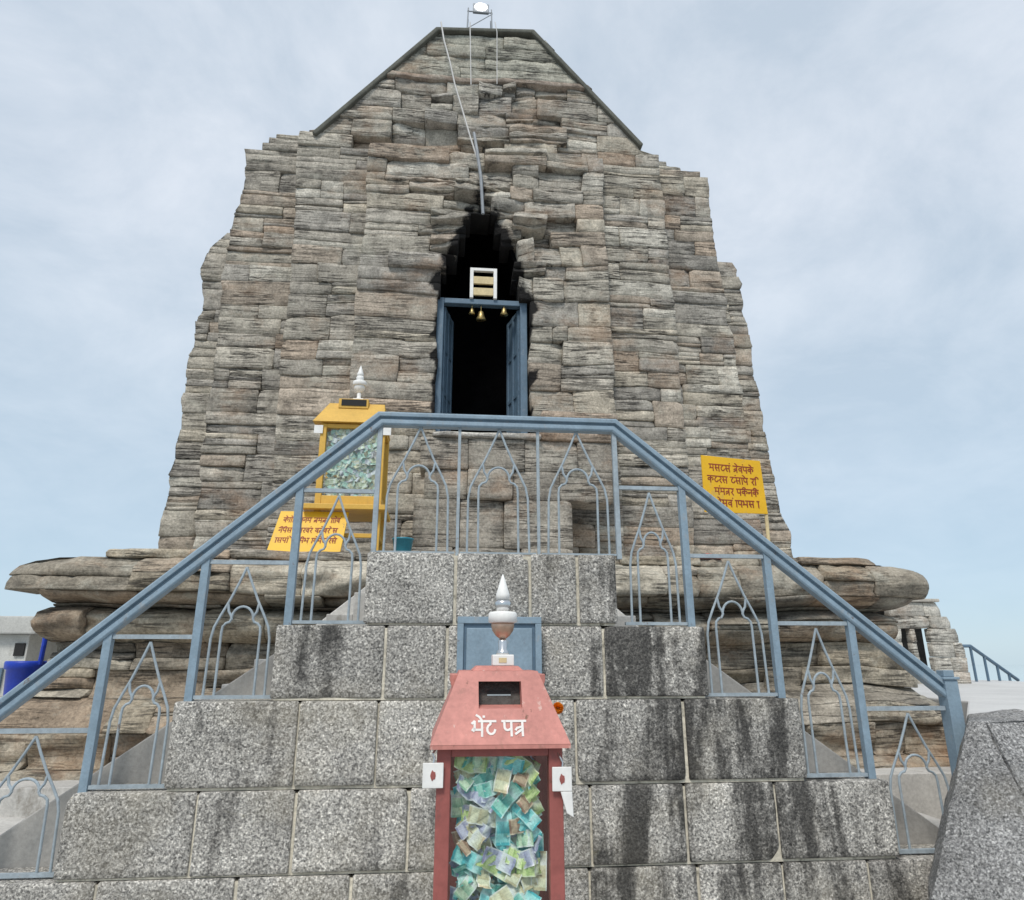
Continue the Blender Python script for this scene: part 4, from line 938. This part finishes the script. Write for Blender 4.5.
# yellow donation box on the plinth
YY = 7.75
yb_ = thing('donation_box', (ux(350, 480, YY), YY + 0.3, 2.66), 'tall yellow donation box with a glass window and shelf on the plinth', 'donation box')
def YX(px, py=470): return ux(px, py, YY)
def YZ(py): return uz(350, py, YY)
bx0, bx1 = YX(317), YX(383); by0, by1 = YY, YY + 0.62; zsh, zev, zrt = YZ(506), YZ(424), YZ(400)
mb = MB()
for a, b in ((bx0, bx0 + 0.07), (bx1 - 0.07, bx1)):
    for c0, c1 in ((by0, by0 + 0.07), (by1 - 0.07, by1)): mb.box(a, b, c0, c1, 2.66, zev)
mb.box(bx0 + 0.0701, bx1 - 0.0701, by0 + 0.003, by0 + 0.06, zsh, zsh + 0.12); mb.box(bx0 + 0.0701, bx1 - 0.0701, by0 + 0.003, by0 + 0.06, zev - 0.05, zev)
mb.box(bx0 + 0.0701, bx1 - 0.0701, by1 - 0.06, by1 - 0.003, zsh + 0.0, zev)
mb.box(bx0 + 0.0701, bx1 - 0.0701, by0 + 0.02, by0 + 0.05, 2.90, 2.95); mb.box(bx1 - 0.05, bx1 - 0.01, by0 + 0.0701, by1 - 0.0701, 2.90, 2.95)
for c0 in (bx0 + 0.003, bx1 - 0.06): mb.box(c0, c0 + 0.057, by0 + 0.0701, by1 - 0.0701, zsh, zsh + 0.12); mb.box(c0, c0 + 0.057, by0 + 0.0701, by1 - 0.0701, zev - 0.05, zev)
mb.build('frame', M['yellow'], yb_, bevel=0.006)
mb = MB(); mb.box(bx0 - 0.11, bx1 + 0.06, by0 - 0.12, by1 + 0.02, zsh - 0.06, zsh - 0.001); mb.build('shelf', M['yellow'], yb_, bevel=0.006)
mb = MB(); mb.box(bx0 + 0.07, bx1 - 0.07, by0 + 0.02, by0 + 0.026, zsh + 0.12, zev - 0.05); mb.build('glass_pane', M['glass'], yb_)
mb = MB(); e0, e1 = YX(313, 424), YX(386, 424); t0, t1 = YX(328, 402), YX(384, 402)
mb.hexa([(e0, by0 - 0.05, zev + 0.01), (e1, by0 - 0.05, zev + 0.01), (e1, by1 + 0.05, zev + 0.01), (e0, by1 + 0.05, zev + 0.01)], [(t0, by0 + 0.12, zrt), (t1, by0 + 0.12, zrt), (t1, by1 - 0.12, zrt), (t0, by1 - 0.12, zrt)])
yr = mb.build('roof', M['yellow'], yb_, bevel=0.006)
mb = MB(); mb.box(YX(338, 400), YX(368, 400), by0 + 0.06, by0 + 0.30, zrt - 0.08, zrt + 0.04); mb.build('slot_hood', M['yellow'], yr, bevel=0.004)
mb = MB(); mb.box(YX(341, 400), YX(366, 400), by0 + 0.052, by0 + 0.0595, zrt - 0.05, zrt + 0.028); mb.build('money_slot', M['dark'], yr)
kalash(yr, YX(356, 395), by0 + 0.25, zrt + 0.041, 1.45, M['white'], M['white'])
for sx in (bx0 - 0.02, bx1 + 0.02):
    mb = MB(); mb.box(sx - 0.05, sx + 0.05, by0 - 0.02, by0 - 0.008, zev - 0.13, zev - 0.03); mb.build('paper_notice', M['white'], yb_)
# its banknotes, too dense and small to count
mb = MB(); rq = random.Random(8); stuffcols = ['pale green', 'cream', 'teal', 'lavender']
bmn = MB(); mi = []
for k in range(420):
    cx_, cz_ = rq.uniform(bx0 + 0.10, bx1 - 0.10), rq.uniform(zsh + 0.08, zev - 0.06); yy = by0 + 0.05 + rq.uniform(0, 0.06)
    Mx = Matrix.Translation((cx_, yy, cz_)) @ Matrix.Rotation(rq.gauss(0, 0.5), 4, 'Y') @ Matrix.Rotation(rq.gauss(0, 0.3), 4, 'X') @ Matrix.Rotation(rq.gauss(0, 0.3), 4, 'Z')
    bmn.add([tuple(Mx @ Vector(p)) for p in ((-0.06, 0, -0.03), (0.0, 0.008, -0.03), (0.06, 0, -0.03), (0.06, 0, 0.03), (0.0, 0.008, 0.03), (-0.06, 0, 0.03))], [(0, 1, 4, 5), (1, 2, 3, 4)]); c_ = rq.randrange(4); mi += [c_, c_]
PM = [mat_note('pale_note_paper', q_, tuple(x * 0.75 for x in q_)) for q_ in ((0.66, 0.70, 0.52), (0.74, 0.68, 0.50), (0.50, 0.70, 0.62), (0.62, 0.60, 0.68))]
o = bmn.build('banknote_pile', PM[0])
for c_ in PM[1:]: o.data.materials.append(c_)
uvl = o.data.uv_layers.new()
for i, p in enumerate(o.data.polygons):
    p.material_index = mi[i]
    for q, l in enumerate(p.loop_indices): uvl.data[l].uv = (((0, 0), (0.5, 0), (0.5, 1), (0, 1)) if i % 2 == 0 else ((0.5, 0), (1, 0), (1, 1), (0.5, 1)))[q]
tag(o, 'dense pile of mixed banknotes inside the yellow donation box', 'banknotes', kind='stuff')

# ------------------------------------------------------------------ yellow boards
rw = random.Random(21)
def board(root, quad, lines, h, margin=0.06):
    """quad: bottom-left, bottom-right, top-right, top-left, local to root"""
    q = [Vector(p) for p in quad]; nrm = (q[1] - q[0]).cross(q[3] - q[0]).normalized()
    mb = MB(); mb.add([tuple(p) for p in q] + [tuple(p - nrm * 0.02) for p in q], [(0, 1, 2, 3), (7, 6, 5, 4), (0, 4, 5, 1), (1, 5, 6, 2), (2, 6, 7, 3), (3, 7, 4, 0)])
    bo = mb.build('board', M['sign'], root, local=True, bevel=0.003)
    W = ((q[1] - q[0]).length + (q[2] - q[3]).length) / 2
    def fr(u, v, n):
        s_, t_ = u, v
        p = q[0].lerp(q[1], s_).lerp(q[3].lerp(q[2], s_), t_); return tuple(p + nrm * (n + 0.0008))
    H = ((q[3] - q[0]).length + (q[2] - q[1]).length) / 2
    keys = ['ra', 'na', 'ma', 'ka', 'va', 'aa', 'sa', 'pa', 'bha', 'aa', 'tra', 'ta_hard']
    for li, (vv, ua, ub) in enumerate(lines):
        seq = []; mb = MB()
        while line_width(seq, h) < (ub - ua) * W - h * 0.7:
            seq.append(rw.choice(keys))
            if len(seq) % 5 == 4: seq.append(' ')
        marks = {i: (rw.choice(['e', 'i', 'dot']),) for i in range(len(seq)) if seq[i] != ' ' and rw.random() < 0.4}
        write(mb, seq, 0, 0, h, h * 0.17, lambda u, v, n, vv=vv, ua=ua: fr(ua + u / W, vv + v / H, n), marks)
        mb.build('lettering', M['maroon'], bo, local=True)
YS = 7.75
sg_ = thing('notice_board', tuple(un(770, 545, YS)), 'tilted yellow notice board with four maroon lines on a slim post at the right', 'sign')
b0 = np.array(sg_.location)
qd = [tuple(un(px, py, YS + dy) - b0) for px, py, dy in ((705, 512, 0.05), (768, 514, 0.05), (760, 461, -0.02), (701, 455, -0.02))]
board(sg_, qd, [(0.74, 0.12, 0.90), (0.53, 0.08, 0.95), (0.32, 0.18, 0.92), (0.11, 0.10, 0.95)], 0.078)
mb = MB(); a, b = un(766, 512, YS + 0.08) - b0, np.array((0.02, 0.08, 2.66 - b0[2])); mb.tube([tuple(b), tuple(a)], 0.022, 8); mb.build('post', M['cream'], sg_, local=True)
YS2 = 7.55
sg2 = thing('notice_board', tuple(un(306, 547, YS2)), 'yellow lettered board leaning low in front of the yellow donation box', 'sign')
b0 = np.array(sg2.location); zz = 2.665
bl, br, tr, tl = un(266, 547, YS2), un(340, 547, YS2), un(349, 512, YS2 + 0.18), un(281, 511, YS2 + 0.18)
zl_ = [zz, zz, tr[2], tl[2]]
qd = [tuple(np.array((p[0], p[1], z_)) - b0) for p, z_ in zip((bl, br, tr, tl), zl_)]
board(sg2, qd, [(0.74, 0.08, 0.93), (0.50, 0.06, 0.93), (0.27, 0.06, 0.92)], 0.058)

# ------------------------------------------------------------------ small things on and around the temple
# white wooden rack over the lintel
YK = 9.58; k0, k1, kz0, kz1 = ux(470, 283, YK), ux(497, 283, YK), zl + 0.002, uz(483, 268, YK)
rk = thing('wooden_rack', ((k0 + k1) / 2, YK, zl), 'small white wooden rack with cream slats above the blue door lintel', 'rack')
mb = MB()
for a in (k0, k1 - 0.055): mb.box(a, a + 0.055, YK, YK + 0.06, kz0, kz1)
mb.box(k0 + 0.0551, k1 - 0.0551, YK, YK + 0.06, kz1 - 0.05, kz1); mb.build('rack_frame', M['white'], rk, bevel=0.004)
for f in (0.10, 0.48):
    mb = MB(); z_ = kz0 + f * (kz1 - kz0); mb.box(k0 + 0.056, k1 - 0.056, YK + 0.01, YK + 0.05, z_, z_ + 0.13); mb.build('slat', M['cream'], rk, bevel=0.004)
for px, py, s, lab in ((472, 311, 0.7, 'small brass bell leftmost under the blue door lintel'), (481, 315, 1.1, 'largest brass bell hanging under the middle of the door lintel'), (504, 311, 0.9, 'pale brass bell hanging at the right under the door lintel')):
    p = un(px, py, 9.66); mb = MB(); s_ = s * 0.075
    mb.lathe([(s_ * 1.0, p[2] - s_), (s_ * 0.92, p[2] - s_ * 0.9), (s_ * 0.62, p[2] - s_ * 0.2), (s_ * 0.5, p[2] + s_ * 0.5), (s_ * 0.22, p[2] + s_ * 0.8), (s_ * 0.1, p[2] + s_)], p[0], p[1], 14)
    mb.tube([(p[0], p[1], p[2] + s_ * 0.95), (p[0], p[1], zl - 0.085)], 0.006, 6)
    tag(mb.build('bell', M['brass'], smooth=True), lab, 'bell')
# floodlight on its stand at the very top
YL = 9.9; zt0 = ZTOP + 0.07
xlA, xlB = ux(467, 20, YL), ux(492, 20, YL)
ls = thing('floodlight_stand', ((xlA + xlB) / 2, YL, zt0), 'lit white floodlight on a thin metal stand at the temple top', 'lamp')
mb = MB(); zh = zt0 + 0.62
for x_ in (xlA, xlB):
    for y_ in (YL - 0.12, YL + 0.12): mb.tube([(x_, y_, zt0 - 0.03), (x_ + (0.02 if x_ == xlA else -0.02), y_, zh)], 0.012, 6)
mb.tube([(xlA, YL - 0.12, zh - 0.08), (xlB, YL - 0.12, zh - 0.08)], 0.012, 6); mb.tube([(xlA, YL - 0.12, zt0 + 0.12), (xlB, YL - 0.12, zh - 0.1)], 0.008, 6); mb.build('stand', M['grey_pipe'], ls)
mb = MB(); lx, ly, lz = (xlA + xlB) / 2 + 0.02, YL - 0.15, uz(481, 6, YL - 0.15)
mb.box(lx - 0.15, lx + 0.15, ly + 0.05, ly + 0.11, lz - 0.08, lz + 0.12); mb.build('lamp_housing', M['grey_pipe'], ls, bevel=0.01)
mb = MB(); Ml = [(lx + 0.115 * math.cos(2 * PI * k / 16), ly + 0.045, lz + 0.02 + 0.085 * math.sin(2 * PI * k / 16)) for k in range(16)]
mb.add(Ml + [(p[0], p[1] - 0.02, p[2]) for p in Ml], [tuple(range(16)), tuple(range(31, 15, -1))] + [(i, (i + 1) % 16, 16 + (i + 1) % 16, 16 + i) for i in range(16)]); mb.build('bulb', M['lamp'], ls)
def cable(name, pts, r, mat, label, cat):
    mb = MB(); mb.tube([tuple(un(px, py, Y)) for px, py, Y in pts], r, 6); return tag(mb.build(name, mat), label, cat)
cable('cable', [(441, 22, 9.50), (444, 40, 9.47), (450, 62, 9.46), (455, 85, 9.45), (463, 112, 9.42), (470, 136, 9.38), (477, 158, 9.33)], 0.014, M['cable'], 'white cable slanting down from the left of the temple top', 'cable')
cable('conduit_pipe', [(474, 133, 9.42), (477, 150, 9.30), (481, 178, 9.30), (483, 214, 9.32)], 0.026, M['grey_pipe'], 'grey conduit pipe running down to the top of the dark doorway', 'pipe')
cable('cable', [(470, 22, 9.50), (470.5, 50, 9.47), (471, 85, 9.46)], 0.010, M['cable'], 'thin white cable hanging straight below the floodlight stand', 'cable')
cable('cable', [(495, 22, 9.50), (497, 32, 9.47), (497, 84, 9.46)], 0.008, M['cable'], 'thinnest pale cable hanging right of the floodlight stand', 'cable')
# teal bucket and red cloth on the plinth
p = un(403, 540, 7.8); mb = MB(); z_ = 2.661
mb.lathe([(0.08, z_), (0.085, z_ + 0.02), (0.115, z_ + 0.22), (0.122, z_ + 0.222), (0.122, z_ + 0.24), (0.105, z_ + 0.24), (0.08, z_ + 0.04)], p[0], p[1], 20)
tag(mb.build('bucket', M['teal'], smooth=True), 'small teal plastic bucket standing right of the yellow donation box', 'bucket')
c = un(705, 545, 7.55); mb = MB(); nn_ = 14
for i in range(nn_):
    for j in range(8):
        u, v = i / (nn_ - 1) - 0.5, j / 7 - 0.5; mb.v.append((c[0] + u * 0.30, c[1] + v * 0.2, 2.672 + 0.07 * max(0, 1 - (2 * u) ** 2 - (2 * v) ** 2) * (0.7 + 0.4 * math.sin(9 * u + 7 * v))))
for i in range(nn_ - 1):
    for j in range(7): mb.f.append((i * 8 + j, (i + 1) * 8 + j, (i + 1) * 8 + j + 1, i * 8 + j + 1))
o = mb.build('cloth', M['redcloth'], smooth=True); sm_ = o.modifiers.new('thick', 'SOLIDIFY'); sm_.thickness = 0.008
tag(o, 'crumpled faded red cloth on the plinth edge below the yellow notice board', 'cloth')

# left: blue drum, its pipe and a whitewashed shed
YU = 9.2; p = un(30, 688, YU); z_ = 1.055; rr = (ux(46, 665, YU) - ux(10, 665, YU)) / 2; zt = uz(28, 661, YU); mb = MB(); cx_ = ux(27, 665, YU)
mb.lathe([(rr * 0.80, z_), (rr * 0.82, z_ + 0.02), (rr * 0.98, zt - 0.10), (rr * 1.10, zt - 0.09), (rr * 1.12, zt - 0.02), (rr * 1.08, zt), (rr * 0.95, zt), (rr * 0.80, z_ + 0.05)], cx_, YU, 28)
tag(mb.build('blue_bin', M['royal'], smooth=True), 'royal blue plastic bin standing in front of the pale shed', 'bin')
mb = MB(); mb.tube([tuple(un(40, 664, YU - 0.1)), tuple(un(44, 645, YU - 0.15)), tuple(un(47, 628, YU - 0.15))], 0.028, 8)
tag(mb.build('blue_pipe', M['royal']), 'short royal blue pipe sticking up out of the blue bin', 'pipe')
YH = 11.2; hx1 = ux(34, 640, YH); hz0, hz1 = 1.05, uz(20, 616, YH); sh = thing('pale_shed', (hx1 - 1.3, YH + 1, 1.05), 'low whitewashed flat roofed shed left of the temple plinth', 'shed')
mb = MB(); mb.box(hx1 - 2.6, hx1 - 0.15, YH + 0.15, YH + 2.2, hz0, hz1 - 0.26); mb.build('wall', M['white_wall'], sh, bevel=0.01)
mb = MB(); mb.box(hx1 - 2.75, hx1, YH, YH + 2.35, hz1 - 0.259, hz1); mb.build('roof', M['white_wall'], sh, bevel=0.02)
mb = MB(); mb.box(ux(9, 650, YH), ux(19, 650, YH), YH + 0.12, YH + 0.149, uz(10, 656, YH), uz(10, 643, YH)); mb.build('window', M['dark'], sh)
mb = MB(); mb.box(ux(-40, 650, YH), ux(2, 650, YH), YH + 0.10, YH + 0.148, uz(10, 690, YH), uz(10, 668, YH)); mb.build('door', M['blue_dark'], sh)

# right: old stone gateway and a railing at the terrace edge
YG = 12.6
gt = thing('stone_gateway', (ux(930, 640, YG), YG, 1.14), 'old pale stone hut with dark door gaps on the right terrace', 'hut')
ms = Masonry(61)
gz = lambda py: uz(930, py, YG); gx = lambda px: ux(px, 640, YG)
GR2 = interp([(1.14, gx(964)), (gz(655), gx(964)), (gz(630), gx(958)), (gz(605), gx(944)), (gz(600), gx(942))])
def seg_g(v):
    b = float(GR2(v))
    if v < gz(628): return [(gx(893), gx(903)), (gx(912), gx(917)), (gx(931), b)]
    return [(gx(893), b)]
lay(ms, [1.1, 1.35, gz(657), gz(642), gz(628), gz(616), gz(602)], seg_g, 0.3, 0.8, 0.006, 0, 0, None, 0.005, 0.12, 0.15, lambda rs: np.array((0.50, 0.475, 0.42)) * rs.uniform(0.85, 1.12))
def post_g(V): V[:, 0] = np.minimum(V[:, 0], GR2(V[:, 2])); return V
ms.build('wall', M['plinth'], front_map(YG), gt, 0.01, post=post_g)
mb = MB(); mb.box(gx(893), gx(941), YG + 0.5, YG + 1.6, 1.14, gz(602) - 0.05); mb.build('back_wall', M['core'], gt)
mb = MB(); mb.box(gx(893) - 0.05, gx(945), YG - 0.05, YG + 1.7, gz(602), gz(602) + 0.06); mb.build('roof', M['ruin'], gt, bevel=0.015)
yf = 13.6
tr = thing('terrace_railing', (ux(985, 670, yf), yf, 1.14), 'distant dark blue railing sloping down at the right terrace edge', 'railing')
mb = MB(); pA, pB, pC = un(955, 646, yf), un(970, 646, yf), un(1018, 680, yf + 0.6); mb.tube([tuple(pA), tuple(pB), tuple(pC)], 0.035, 8); mb.build('handrail', M['blue_dark'], tr)
for t in (0.0, 0.28, 0.55, 0.8):
    a = pB + (pC - pB) * t; mb = MB(); mb.tube([(a[0], a[1], 0.9), tuple(a)], 0.028, 6); mb.build('post', M['blue_dark'], tr)
mb = MB(); mb.tube([(pA[0], pA[1], 1.1), tuple(pA)], 0.03, 6); mb.build('post', M['blue_dark'], tr)
